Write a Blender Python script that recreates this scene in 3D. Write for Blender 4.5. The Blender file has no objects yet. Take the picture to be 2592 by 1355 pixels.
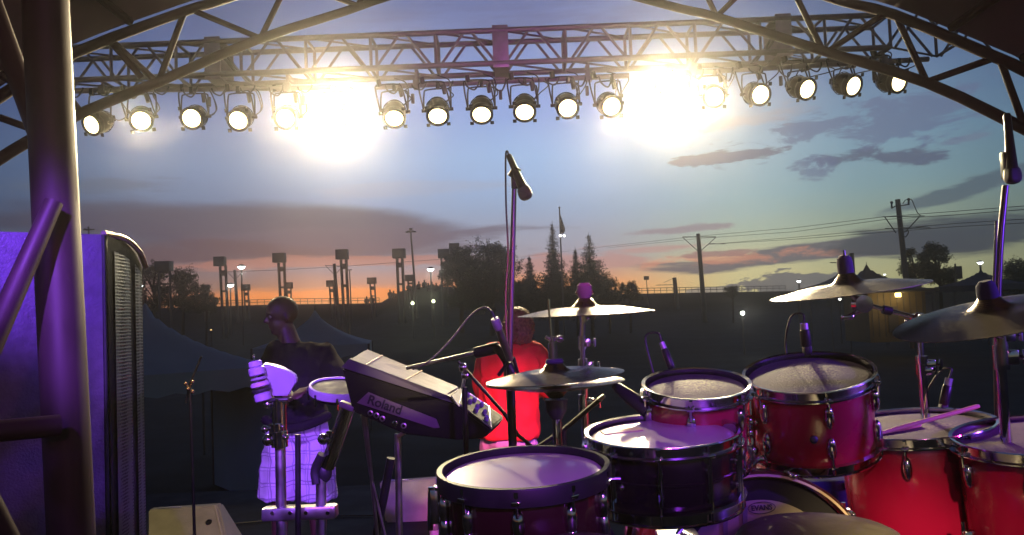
import bpy, bmesh, math, random
from mathutils import Vector, Matrix, noise
R = math.radians
random.seed(7)
SC = bpy.context.scene
COL = SC.collection

# ------------------------------------------------------------------ camera
F, CX, CY = 2150.0, 1296.0, 677.5          # focal length and centre in photo pixels
CAM = Vector((0, 0, 1.65))
CM = Matrix.Rotation(R(93.0), 3, 'X') @ Matrix.Rotation(R(-2.3), 3, 'Z')
cd = bpy.data.cameras.new('camera'); cam = bpy.data.objects.new('camera', cd); COL.objects.link(cam)
cam.matrix_world = Matrix.Translation(CAM) @ CM.to_4x4()
cd.sensor_width = 36; cd.lens = F / 2592 * 36; cd.clip_start = .05; cd.clip_end = 6000
cd.dof.use_dof = False
SC.camera = cam

def ray(px, py):
    return CM @ Vector(((px - CX) / F, -(py - CY) / F, -1))
def W(px, py, Y):
    """the point of the place seen at photo pixel px, py, standing Y metres in front of the camera"""
    d = ray(px, py)
    return CAM + d * (Y / d.y)
def azel(px, py):
    d = ray(px, py).normalized()
    return math.atan2(d.x, d.y), math.asin(d.z)

# ------------------------------------------------------------------ exposure
vs = SC.view_settings
vs.view_transform = 'Standard'; vs.look = 'None'; vs.exposure = 0; vs.gamma = 1; vs.use_curve_mapping = False
cy = SC.cycles
cy.use_denoising = True
try: cy.denoiser = 'OPENIMAGEDENOISE'
except Exception: pass
cy.max_bounces = 6; cy.diffuse_bounces = 2; cy.glossy_bounces = 3; cy.transmission_bounces = 4
cy.volume_bounces = 0; cy.transparent_max_bounces = 6
cy.sample_clamp_indirect = 4; cy.sample_clamp_direct = 0
cy.caustics_reflective = False; cy.caustics_refractive = False

def lin(r, g, b):
    f = lambda c: (c / 255 / 12.92) if c / 255 <= .04045 else ((c / 255 + .055) / 1.055) ** 2.4
    return (f(r), f(g), f(b))

# ------------------------------------------------------------------ sky
world = bpy.data.worlds.new('World'); SC.world = world; world.use_nodes = True
NT = world.node_tree; NT.nodes.clear()
def N(t, **kw):
    n = NT.nodes.new(t)
    for k, v in kw.items(): setattr(n, k, v)
    return n
def mth(op, a, b=None, c=None, clamp=False):
    n = N('ShaderNodeMath', operation=op, use_clamp=clamp)
    for i, v in enumerate((a, b, c)):
        if v is None: continue
        if isinstance(v, (int, float)): n.inputs[i].default_value = v
        else: NT.links.new(v, n.inputs[i])
    return n.outputs[0]
def mixc(fac, a, b, mode='MIX'):
    n = N('ShaderNodeMix', data_type='RGBA', blend_type=mode)
    n.clamp_factor = True
    for s, v in ((n.inputs[0], fac), (n.inputs[6], a), (n.inputs[7], b)):
        if isinstance(v, (int, float)): s.default_value = v
        elif isinstance(v, tuple): s.default_value = (*v, 1)
        else: NT.links.new(v, s)
    return n.outputs[2]
def ramp(fac, stops, interp='LINEAR'):
    n = N('ShaderNodeValToRGB'); cr = n.color_ramp; cr.interpolation = interp
    cr.elements[0].position = stops[0][0]; cr.elements[0].color = (*stops[0][1], 1)
    cr.elements[1].position = stops[-1][0]; cr.elements[1].color = (*stops[-1][1], 1)
    for p, c in stops[1:-1]:
        e = cr.elements.new(p); e.color = (*c, 1)
    NT.links.new(fac, n.inputs[0]); return n.outputs[0]
tc = N('ShaderNodeTexCoord'); sx = N('ShaderNodeSeparateXYZ'); NT.links.new(tc.outputs['Generated'], sx.inputs[0])
az = mth('ARCTAN2', sx.outputs[0], sx.outputs[1])
el = mth('ARCSINE', sx.outputs[2])
def noise_at(sa, se, scale, detail, off=0.0, rough=.55, dist=0.0):
    c = N('ShaderNodeCombineXYZ')
    NT.links.new(mth('MULTIPLY', az, sa), c.inputs[0]); NT.links.new(mth('MULTIPLY', el, se), c.inputs[1])
    c.inputs[2].default_value = off
    n = N('ShaderNodeTexNoise'); n.inputs['Scale'].default_value = scale; n.inputs['Detail'].default_value = detail
    n.inputs['Roughness'].default_value = rough; n.inputs['Distortion'].default_value = dist
    NT.links.new(c.outputs[0], n.inputs['Vector']); return n.outputs[0]
n_big = noise_at(1, 4, 3.2, 6, 1.3)
n_str = noise_at(1, 7, 5.5, 8, 4.1, .62, .3)
n_fine = noise_at(1, 3, 16, 8, 9.7, .65, .4)
deg = lambda d: R(d) / R(60)
elw = mth('ADD', el, mth('MULTIPLY', mth('SUBTRACT', n_big, .5), R(3.0)))
elw = mth('MAXIMUM', elw, 0.0)
elf = mth('DIVIDE', elw, R(60), clamp=True)
base = ramp(elf, [(0, lin(244, 160, 84)), (deg(1.3), lin(236, 152, 90)), (deg(2.4), lin(190, 142, 126)), (deg(3.6), lin(150, 146, 158)), (deg(4.8), lin(146, 152, 170)),
                  (deg(7), lin(138, 160, 190)), (deg(10), lin(146, 175, 214)), (deg(14), lin(130, 152, 206)),
                  (deg(18), lin(112, 128, 176)), (deg(22), lin(92, 104, 152)), (deg(35), lin(48, 60, 104)), (1, lin(30, 36, 70))])
# greener and paler low sky to the right of the sunset
warm_r = ramp(elf, [(0, lin(205, 190, 130)), (deg(2), lin(208, 196, 146)), (deg(4.5), lin(170, 180, 158)), (deg(7), lin(148, 174, 180)),
                    (deg(10), lin(140, 168, 188)), (deg(14), lin(120, 140, 176)), (deg(20), lin(92, 100, 140)), (1, lin(30, 36, 70))])
rf = N('ShaderNodeMapRange', interpolation_type='SMOOTHSTEP'); NT.links.new(az, rf.inputs[0])
rf.inputs[1].default_value = R(4); rf.inputs[2].default_value = R(16)
sky = mixc(rf.outputs[0], base, warm_r)
azf = mth('DIVIDE', mth('ADD', az, R(60)), R(120), clamp=True)
A = lambda d: (d + 60) / 120
fall = ramp(azf, [(0, (.16, .18, .22)), (A(-32), (.17, .21, .27)), (A(-20), (.42, .47, .54)), (A(-8), (.85, .87, .9)), (A(3), (1, 1, 1)),
                  (A(15), (.92, .95, .95)), (A(24), (.60, .68, .70)), (A(32), (.36, .44, .5)), (1, (.2, .22, .28))], 'EASE')
sky = mixc(1.0, sky, fall, 'MULTIPLY')
def cloud(sky, px, py, rx, ry, col, amt, nz, k=1.0, soft=.5, tilt=0.0):
    a0, e0 = azel(px, py)
    ra, re = rx / F, ry / F
    da = mth('SUBTRACT', az, a0); de = mth('SUBTRACT', el, e0)
    de = mth('SUBTRACT', de, mth('MULTIPLY', da, tilt))
    u = mth('DIVIDE', da, ra); v = mth('DIVIDE', de, re)
    d = mth('SQRT', mth('ADD', mth('MULTIPLY', u, u), mth('MULTIPLY', v, v)))
    m = mth('ADD', mth('SUBTRACT', 1.0, d), mth('MULTIPLY', mth('SUBTRACT', nz, .5), k * 3))
    mr = N('ShaderNodeMapRange', interpolation_type='SMOOTHSTEP'); NT.links.new(m, mr.inputs[0])
    mr.inputs[1].default_value = 0; mr.inputs[2].default_value = soft
    mr.inputs[4].default_value = amt
    return mixc(mr.outputs[0], sky, col)
C_bank = lin(66, 66, 86); C_bankl = lin(66, 68, 84)
sky = cloud(sky, 1330, 30, 420, 90, lin(92, 92, 128), .6, n_str, 1.0, .9)
sky = cloud(sky, 300, 560, 460, 75, lin(50, 54, 74), .9, n_str, .6, .7)
sky = cloud(sky, 700, 585, 560, 66, C_bank, .93, n_big, .5, .45, -.05)
sky = cloud(sky, 950, 610, 420, 42, lin(80, 76, 96), .85, n_str, 1.0, .6)
sky = cloud(sky, 420, 650, 460, 38, lin(72, 58, 72), .9, n_str, .8, .7)
sky = cloud(sky, 740, 668, 480, 17, lin(168, 112, 100), .75, n_str, 1.2, .5)
sky = cloud(sky, 860, 745, 520, 26, lin(238, 140, 66), .85, n_str, .6, .8)
sky = cloud(sky, 1080, 480, 320, 26, lin(150, 158, 180), .5, n_str, 1.2, .8)
sky = cloud(sky, 250, 470, 260, 26, lin(78, 90, 108), .6, n_str, 1.2, .7)
sky = cloud(sky, 1500, 660, 300, 24, lin(176, 130, 126), .75, n_str, 1.3, .5, .06)
sky = cloud(sky, 1740, 580, 130, 12, lin(134, 116, 128), .8, n_fine, .8, .5, .02)
sky = cloud(sky, 2080, 640, 420, 32, lin(84, 82, 96), .95, n_str, .9, .4, .05)
sky = cloud(sky, 1830, 655, 260, 22, lin(206, 132, 104), .62, n_fine, 1.6, .7, .02)
sky = cloud(sky, 1840, 640, 130, 10, lin(140, 100, 104), .8, n_fine, 1.3, .4, .02)
sky = cloud(sky, 2420, 590, 330, 50, lin(44, 52, 68), .95, n_str, .8, .5, .08)
sky = cloud(sky, 2480, 470, 240, 20, lin(70, 84, 98), .85, n_str, 1.0, .5, .22)
sky = cloud(sky, 1880, 392, 190, 14, lin(90, 92, 112), .95, n_fine, 1.2, .4, .03)
sky = cloud(sky, 2230, 395, 130, 24, lin(78, 86, 108), .95, n_fine, 1.3, .5, -.1)
sky = cloud(sky, 2440, 352, 60, 9, lin(100, 112, 134), .8, n_fine, .8, .6, .1)
sky = cloud(sky, 2280, 300, 300, 60, lin(88, 98, 128), .75, n_fine, 1.8, .6, .1)
sky = cloud(sky, 1860, 310, 190, 28, lin(150, 138, 138), .5, n_fine, 1.2, .7, .1)
sky = cloud(sky, 2000, 712, 130, 26, lin(84, 86, 98), .9, n_fine, 1.0, .12)
sky = cloud(sky, 1800, 735, 60, 9, lin(120, 118, 120), .8, n_fine, 1.0, .2)
st = N('ShaderNodeTexSky', sky_type='NISHITA'); st.sun_disc = False
st.sun_elevation = R(1.0); st.sun_rotation = R(-12.0)
sky = mixc(1.0, sky, mixc(1.0, st.outputs[0], (.003, .003, .003), 'MULTIPLY'), 'ADD')
gr = N('ShaderNodeMapRange', interpolation_type='SMOOTHSTEP'); NT.links.new(sx.outputs[2], gr.inputs[0])
gr.inputs[1].default_value = -.03; gr.inputs[2].default_value = -.005
sky = mixc(gr.outputs[0], (.01, .008, .01), sky)
bg = N('ShaderNodeBackground'); wo = N('ShaderNodeOutputWorld')
NT.links.new(sky, bg.inputs[0]); NT.links.new(bg.outputs[0], wo.inputs[0]); bg.inputs[1].default_value = 1.2

# ------------------------------------------------------------------ sun (just below setting: almost nothing left of it)
sd = bpy.data.lights.new('sun', 'SUN'); sun = bpy.data.objects.new('sun', sd); COL.objects.link(sun)
sd.energy = .03; sd.angle = R(.5); sd.color = (1, .6, .35)
sun.rotation_euler = (R(-89), 0, R(12))     # shines from ahead, one degree up, towards the stage

# ------------------------------------------------------------------ stage wash (unseen stage lamps, plus spots added where marked)
def spot(name, loc, to, col, power, size, blend=.6, rad=.08):
    l = bpy.data.lights.new(name, 'SPOT'); o = bpy.data.objects.new(name, l); COL.objects.link(o)
    l.color = col; l.energy = power; l.spot_size = R(size); l.spot_blend = blend; l.shadow_soft_size = rad
    o.location = loc; o.rotation_euler = (Vector(to) - Vector(loc)).to_track_quat('-Z', 'Y').to_euler()
    return o
PURP = (.34, .07, 1.0)
spot('violet_wash', (3.7, 1.3, 2.2), (1.4, 2.7, 1.1), (.22, .05, 1.0), 620, 42)
spot('violet_wash', (-.85, -1.2, 3.4), (-1.2, 4.5, .95), (.30, .09, 1.0), 2700, 13, .6)
spot('mauve_roof_fill', (.2, -1.8, 2.4), (0, 4.6, 4.2), (.85, .20, .55), 90, 100, 1.0)  # added uplight, no lamp of the stage: tints the rafters mauve
spot('violet_wash', (2.6, -1.3, 3.0), (.2, 4.0, .9), (.24, .04, 1.0), 620, 66, .9)
spot('violet_wash', (1.0, -2.0, 3.2), (-.05, 2.6, 1.5), (.34, .05, 1.0), 620, 20)
spot('violet_wash', (-1.75, 1.6, 2.6), (-1.85, 3.2, 1.95), (.20, .05, 1.0), 560, 30, 1.0)
spot('red_wash', (2.7, .2, 2.2), (1.36, 2.4, .82), (1.0, .03, .34), 330, 24, 1.0)
spot('pink_shirt_fill', (.9, -1.8, 4.0), (0, 5.0, .85), (1.0, .13, .30), 5600, 8.5, .9)  # added narrow spot, only to brighten the red shirt
spot('warm_wash', (-1.6, 4.2, 2.9), (-2.4, 6.5, .15), (1, .78, .38), 220, 24, .3)  # added under the roof with no fixture, brightens the left floor monitor
spot('warm_wash', (.2, -1.6, 3.1), (-.82, 7.0, .12), (1, .80, .42), 2600, 3.6, .3)
spot('warm_wash', (.7, -1.3, 3.1), (.93, 2.05, 1.0), (1, .78, .38), 1250, 9.5, .8)
spot('violet_wash', (-1.95, 1.3, 2.3), (-1.38, 2.42, 1.75), (.34, .05, .9), 22, 50, 1.0)
spot('magenta_wash', (.3, 5.2, 3.2), (.1, 7.8, 4.1), (.62, .10, .62), 130, 95, .9)

# ------------------------------------------------------------------ materials
MATS = {}
def mat(name, col, rough=.6, metal=0.0, emit=None, estr=0.0, var=0.0, vscale=20.0, bump=0.0, bscale=60.0, coat=0.0, spec=None, trans=0.0, sheen=0.0):
    if name in MATS: return MATS[name]
    m = bpy.data.materials.new(name); m.use_nodes = True; MATS[name] = m
    nt = m.node_tree; b = nt.nodes['Principled BSDF']
    b.inputs['Base Color'].default_value = (*col, 1); b.inputs['Roughness'].default_value = rough
    b.inputs['Metallic'].default_value = metal
    if coat: b.inputs['Coat Weight'].default_value = coat; b.inputs['Coat Roughness'].default_value = .08
    if spec is not None: b.inputs['Specular IOR Level'].default_value = spec
    if trans: b.inputs['Transmission Weight'].default_value = trans
    if emit: b.inputs['Emission Color'].default_value = (*emit, 1); b.inputs['Emission Strength'].default_value = estr
    tcn = nt.nodes.new('ShaderNodeTexCoord')
    if var:
        n = nt.nodes.new('ShaderNodeTexNoise'); n.inputs['Scale'].default_value = vscale; n.inputs['Detail'].default_value = 6
        nt.links.new(tcn.outputs['Object'], n.inputs['Vector'])
        r = nt.nodes.new('ShaderNodeMapRange'); r.inputs[1].default_value = .25; r.inputs[2].default_value = .75
        r.inputs[3].default_value = 1 - var; r.inputs[4].default_value = 1 + var
        nt.links.new(n.outputs[0], r.inputs[0])
        mx = nt.nodes.new('ShaderNodeMix'); mx.data_type = 'RGBA'; mx.blend_type = 'MULTIPLY'; mx.inputs[0].default_value = 1
        mx.inputs[6].default_value = (*col, 1); nt.links.new(r.outputs[0], mx.inputs[7])
        nt.links.new(mx.outputs[2], b.inputs['Base Color'])
        rr = nt.nodes.new('ShaderNodeMapRange'); rr.inputs[1].default_value = .3; rr.inputs[2].default_value = .7
        rr.inputs[3].default_value = max(0, rough - .12); rr.inputs[4].default_value = min(1, rough + .12)
        nt.links.new(n.outputs[0], rr.inputs[0]); nt.links.new(rr.outputs[0], b.inputs['Roughness'])
    if bump:
        n2 = nt.nodes.new('ShaderNodeTexNoise'); n2.inputs['Scale'].default_value = bscale; n2.inputs['Detail'].default_value = 4
        nt.links.new(tcn.outputs['Object'], n2.inputs['Vector'])
        bp = nt.nodes.new('ShaderNodeBump'); bp.inputs['Strength'].default_value = bump; bp.inputs['Distance'].default_value = .01
        nt.links.new(n2.outputs[0], bp.inputs['Height']); nt.links.new(bp.outputs[0], b.inputs['Normal'])
    return m
chrome = mat('chrome', (.62, .62, .66), .12, 1.0, var=.15, vscale=9)
steel = mat('brushed_steel', (.42, .41, .40), .38, 1.0, var=.2, vscale=14)
alu = mat('truss_aluminium', (.17, .15, .17), .6, .4, var=.25, vscale=6)
rafter_m = mat('painted_roof_steel', (.055, .028, .032), .8, 0, var=.3, vscale=5, spec=.15)
column_m = mat('column_steel', (.055, .028, .036), .55, .1, var=.25, vscale=4)
black = mat('black_metal', (.015, .014, .016), .42, .2, var=.3, vscale=20)
blackp = mat('black_plastic', (.02, .019, .022), .5, 0, var=.25, vscale=15)
rubber = mat('black_rubber', (.02, .02, .02), .75, 0, var=.2)
cable_m = mat('cable_rubber', (.03, .028, .03), .55)

# ------------------------------------------------------------------ mesh helpers
def frame(up, hint=(0, 0, 1)):
    z = Vector(up).normalized(); h = Vector(hint)
    if abs(z.dot(h)) > .95: h = Vector((0, 1, 0))
    x = h.cross(z).normalized(); y = z.cross(x)
    return Matrix((x, y, z)).transposed()
class MB:
    def __init__(s): s.bm = bmesh.new()
    def face(s, pts):
        vs_ = [s.bm.verts.new(p) for p in pts]
        return s.bm.faces.new(vs_)
    def box(s, c, size, rot=None, bev=0.0):
        c = Vector(c); rot = rot or Matrix.Identity(3)
        r = bmesh.ops.create_cube(s.bm, size=1)
        for v in r['verts']:
            v.co = Vector((v.co.x * size[0], v.co.y * size[1], v.co.z * size[2]))
        if bev:
            es = list({e for v in r['verts'] for e in v.link_edges})
            q = bmesh.ops.bevel(s.bm, geom=es, offset=bev, segments=2, affect='EDGES', profile=.5)
            vv = {v for f in q['faces'] for v in f.verts} | {v for v in r['verts'] if v.is_valid}
        else: vv = r['verts']
        for v in vv: v.co = c + rot @ v.co
        return s
    def tube(s, pts, r, n=10, caps=True, smooth_path=0):
        pts = [Vector(p) for p in pts]
        if smooth_path: pts = catmull(pts, smooth_path)
        k = len(pts); rr = r if isinstance(r, (list, tuple)) else [r] * k
        if len(rr) != k: rr = [rr[0] + (rr[-1] - rr[0]) * i / (k - 1) for i in range(k)]
        t0 = (pts[1] - pts[0]).normalized(); fr = frame(t0); x = fr.col[0].copy()
        rings = []
        for i, p in enumerate(pts):
            a = pts[max(i - 1, 0)]; b = pts[min(i + 1, k - 1)]; t = (b - a)
            if t.length < 1e-9: t = t0
            t = t.normalized(); x = (x - t * x.dot(t))
            if x.length < 1e-6: x = frame(t).col[0].copy()
            x.normalize(); y = t.cross(x)
            rings.append([s.bm.verts.new(p + (x * math.cos(2 * math.pi * j / n) + y * math.sin(2 * math.pi * j / n)) * rr[i]) for j in range(n)])
        for i in range(k - 1):
            for j in range(n):
                s.bm.faces.new((rings[i][j], rings[i][(j + 1) % n], rings[i + 1][(j + 1) % n], rings[i + 1][j]))
        if caps:
            s.bm.faces.new(list(reversed(rings[0]))); s.bm.faces.new(rings[-1])
        return s
    def lathe(s, prof, o=(0, 0, 0), up=(0, 0, 1), n=32, a0=0, a1=360, rot=None, jitter=None):
        o = Vector(o); m = rot or frame(up); full = abs(a1 - a0) >= 359.9
        cnt = n if full else n + 1; rings = []
        for (r, z) in prof:
            if r < 1e-6:
                v = s.bm.verts.new(o + m @ Vector((0, 0, z))); rings.append([v] * cnt); continue
            rg = []
            for j in range(cnt):
                a = R(a0 + (a1 - a0) * j / n)
                rg.append(s.bm.verts.new(o + m @ Vector((r * math.cos(a), r * math.sin(a), z))))
            rings.append(rg)
        for i in range(len(rings) - 1):
            for j in range(n):
                j2 = (j + 1) % cnt if full else j + 1
                q = []
                for v in (rings[i][j], rings[i][j2], rings[i + 1][j2], rings[i + 1][j]):
                    if v not in q: q.append(v)
                if len(q) >= 3:
                    try: s.bm.faces.new(q)
                    except ValueError: pass
        return s
    def ball(s, c, r, n=14, scale=(1, 1, 1), rot=None):
        q = bmesh.ops.create_uvsphere(s.bm, u_segments=n, v_segments=max(6, n // 2 + 1), radius=1)
        rot = rot or Matrix.Identity(3)
        for v in q['verts']: v.co = Vector(c) + rot @ Vector((v.co.x * r * scale[0], v.co.y * r * scale[1], v.co.z * r * scale[2]))
        return s
    def prism(s, poly, ext):
        """poly: list of 3D points; ext: extrusion vector"""
        ext = Vector(ext); a = [s.bm.verts.new(p) for p in poly]; b = [s.bm.verts.new(Vector(p) + ext) for p in poly]
        s.bm.faces.new(a); s.bm.faces.new(list(reversed(b))); n = len(a)
        for i in range(n):
            s.bm.faces.new((a[(i + 1) % n], a[i], b[i], b[(i + 1) % n]))
        return s
    def build(s, name, m, parent=None, smooth=True, ang=38, kind=None):
        bm = s.bm
        bmesh.ops.recalc_face_normals(bm, faces=bm.faces[:])
        if smooth:
            for f in bm.faces: f.smooth = True
            for e in bm.edges:
                if len(e.link_faces) == 2 and e.calc_face_angle(0) > R(ang): e.smooth = False
        off = Vector((0, 0, 0)); p = parent
        while p is not None: off += p.location; p = p.parent
        if parent is None:
            co = [v.co for v in bm.verts]
            mn = Vector((min(c.x for c in co), min(c.y for c in co), min(c.z for c in co)))
            mxx = Vector((max(c.x for c in co), max(c.y for c in co), 0))
            off = Vector(((mn.x + mxx.x) / 2, (mn.y + mxx.y) / 2, mn.z))
        for v in bm.verts: v.co -= off
        me = bpy.data.meshes.new(name); bm.to_mesh(me); bm.free()
        for mm in (m if isinstance(m, (list, tuple)) else [m]): me.materials.append(mm)
        o = bpy.data.objects.new(name, me); COL.objects.link(o)
        if parent is not None: o.parent = parent
        else: o.location = off
        if kind: o['kind'] = kind
        return o
def catmull(pts, k):
    P = [pts[0] * 2 - pts[1]] + list(pts) + [pts[-1] * 2 - pts[-2]]; out = []
    for i in range(1, len(P) - 2):
        for j in range(k):
            t = j / k; a, b, c, d = P[i - 1], P[i], P[i + 1], P[i + 2]
            out.append(.5 * ((2 * b) + (c - a) * t + (2 * a - 5 * b + 4 * c - d) * t * t + (3 * b - a - 3 * c + d) * t ** 3))
    out.append(P[-2].copy()); return out
def tag(o, label, cat, group=None, kind=None):
    o['label'] = label; o['category'] = cat
    if group: o['group'] = group
    if kind: o['kind'] = kind
    return o
def thing(name, loc, label, cat, group=None):
    o = bpy.data.objects.new(name, None); COL.objects.link(o); o.location = Vector(loc)
    o.empty_display_size = .1
    return tag(o, label, cat, group)
def copy_tree(o, parent=None):
    c = o.copy(); COL.objects.link(c)
    if parent is not None: c.parent = parent
    for ch in list(o.children): copy_tree(ch, c)
    return c
def text_mesh(name, body, size, origin, xdir, ydir, m, parent, bold=.0, depth=.001):
    cu = bpy.data.curves.new(name, 'FONT'); cu.body = body; cu.size = size; cu.extrude = depth; cu.offset = bold
    cu.align_x = 'CENTER'; cu.align_y = 'CENTER'
    t = bpy.data.objects.new(name, cu); COL.objects.link(t)
    bpy.context.view_layer.update()
    me = bpy.data.meshes.new_from_object(t.evaluated_get(bpy.context.evaluated_depsgraph_get()))
    bpy.data.objects.remove(t)
    x = Vector(xdir).normalized(); z = x.cross(Vector(ydir)).normalized(); y = z.cross(x)
    rot = Matrix((x, y, z)).transposed()
    off = Vector((0, 0, 0)); p = parent
    while p is not None: off += p.location; p = p.parent
    for v in me.vertices: v.co = Vector(origin) - off + rot @ v.co
    me.materials.clear(); me.materials.append(m); me.name = name
    o = bpy.data.objects.new(name, me); COL.objects.link(o); o.parent = parent
    return o
#==SECTION 2
# ================================================================== SETTING
grass = mat('dark_grass', (.018, .014, .008), .9, var=.5, vscale=.6, bump=.4, bscale=8)
ridge_px = [(-400, 800), (0, 790), (340, 782), (520, 777), (700, 771), (960, 768), (985, 757), (1008, 740), (1040, 728), (1120, 724), (1200, 732), (1330, 746), (1600, 744),
            (1760, 741), (1900, 739), (2100, 735), (2400, 728), (2592, 722), (3000, 705)]
YR = 90.0
ridge = [W(x, y, YR) for x, y in ridge_px]
def ridge_z(X):
    if X <= ridge[0].x: return ridge[0].z
    for a, b in zip(ridge, ridge[1:]):
        if a.x <= X <= b.x: return a.z + (b.z - a.z) * (X - a.x) / (b.x - a.x)
    return ridge[-1].z
GZ = -1.2
def ground_z(X, Y):
    rz = ridge_z(X) if abs(X) < 80 else ridge[0].z
    if Y < 35: return GZ
    if Y < 86:
        t = (Y - 35) / 51; return GZ + (rz - 1.6 - GZ) * t * t
    if Y < 90:
        t = (Y - 86) / 4; return rz - 1.6 + 1.6 * t
    if Y < 106: return rz
    if Y < 140:
        return rz + (-3 - rz) * (Y - 106) / 34
    return -3.0
g = MB(); xs = [-1500, -600, -250, -120, -80] + [-76 + 2 * i for i in range(77)] + [80, 120, 250, 600, 1500]
ys = [-60, -20, 0, 12, 24, 35, 42, 50, 58, 66, 74, 80, 86, 87, 88, 89, 90, 98, 106, 120, 140, 300, 1200, 3500]
grid = [[g.bm.verts.new((x, y, ground_z(x, y))) for x in xs] for y in ys]
for i in range(len(ys) - 1):
    for j in range(len(xs) - 1):
        g.bm.faces.new((grid[i][j], grid[i][j + 1], grid[i + 1][j + 1], grid[i + 1][j]))
g.build('ground', grass, kind='structure')

deck_m = mat('stage_deck', (.020, .018, .024), .7, var=.35, vscale=3, bump=.1, bscale=40, spec=.2)
g = MB(); g.box((0, 2.55, -.6), (12.4, 11.9, 1.198)); g.build('stage_deck', deck_m, kind='structure')
carpet = mat('riser_carpet', (.03, .028, .035), .85, var=.3, vscale=30)
RZ = .60
g = MB(); g.box((1.12, 2.45, RZ / 2 + .002), (2.9, 2.6, RZ), bev=.01); ris = g.build('drum_riser', carpet)
tag(ris, 'low black carpeted platform carrying the drum kit', 'platform')

# ================================================================== FRONT LIGHTING TRUSS
def tyz(px, py, Y): return W(px, py, Y)
T0 = W(1265, 77, 7.6); zt = T0.z; zb = W(1265, 160, 7.6).z
YN, YF = 7.6, 7.95
def tx(px): return W(px, 120, 7.6).x
t = thing('lighting_truss', (0, 7.75, zb), 'long horizontal aluminium box truss spanning the front of the stage above the lamps', 'truss')
xl, xr = -4.55, 4.35
def wob(x, k): return .012 * math.sin(x * 3.1 + k)
for nm, Y, z, k in (('top', YN, zt, 0), ('top', YF, zt, 1), ('bottom', YN, zb, 2), ('bottom', YF, zb, 3)):
    m = MB(); m.tube([(x_ / 10, Y, z) for x_ in range(int(xl * 10), int(xr * 10) + 1, 10)], .026, 10)
    m.build('chord', alu, t)
xg = tx(1267); pitch = .59
for side, Y in (('near', YN), ('far', YF)):
    m = MB(); i = 0; x = xg - pitch * 7
    while x < xr:
        m.tube([(x, Y, zb), (x, Y, zt)], .015, 8)
        m.tube([(x + .04, Y, zb), (x + pitch / 2 - .03, Y, zt)], .013, 8)
        m.tube([(x + pitch / 2 + .03, Y, zt), (x + pitch - .04, Y, zb)], .013, 8)
        x += pitch
    m.build('web_bracing', alu, t)
m = MB(); x = xg - pitch * 7
while x < xr:
    for z in (zb, zt):
        m.tube([(x, YN, z), (x, YF, z)], .014, 8)
        m.tube([(x, YN, z), (x + pitch, YF, z)], .010, 6)
    x += pitch
m.build('cross_bracing', alu, t)
plate_m = mat('truss_plate', (.30, .26, .30), .5, .6, var=.3, vscale=9)
for px in (538, 1267, 1985):
    m = MB()
    for Y in (YN - .012, YF + .012):
        m.box((tx(px), Y, (zt + zb) / 2), (.145, .014, zt - zb + .09), bev=.004)
    m.box((tx(px), (YN + YF) / 2, zb - .03), (.13, YF - YN, .012))
    m.box((tx(px), (YN + YF) / 2, zt + .035), (.13, YF - YN, .012))
    m.build('splice_plate', plate_m, t)

# hanging pipes, clamps, loops of cable
bars = [((150, 231), (838, 222), 'left end'), ((952, 221), (1592, 192), 'middle'), ((1640, 190), (2350, 150), 'right end')]
for (a, b, nm) in bars:
    A_, B_ = W(a[0], a[1], 7.72), W(b[0], b[1], 7.72)
    bt = thing('lamp_bar', A_, 'round pipe bar with six stage lamps under the %s of the truss' % nm, 'pipe', 'lamp bars under the truss')
    MB().tube([A_, B_], .025, 12).build('pipe', alu, bt)
    for f in (.16, .84):
        P_ = A_.lerp(B_, f); m = MB()
        m.box(P_ + Vector((0, 0, .005)), (.06, .075, .085), bev=.008)
        m.tube([P_, Vector((P_.x, P_.y, zb + .02))], .014, 8)
        m.tube([Vector((P_.x, YN, zb + .01)), Vector((P_.x, YF, zb + .01))], .016, 8)
        m.build('hanging_clamp', alu, bt)
    d = (B_ - A_)
    for i in range(9):
        m = MB(); f = .06 + i * .105; P_ = A_ + d * f; s = random.uniform(.05, .11)
        m.tube([P_ + Vector((-.05, -.03, 0)), P_ + Vector((-.03, -.04, -s * .6)), P_ + Vector((.03, -.04, -s)), P_ + Vector((.07, -.03, -s * .3)), P_ + Vector((.08, -.02, .02))], .008, 6, smooth_path=5)
        m.build('power_cable', cable_m, bt)

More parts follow.
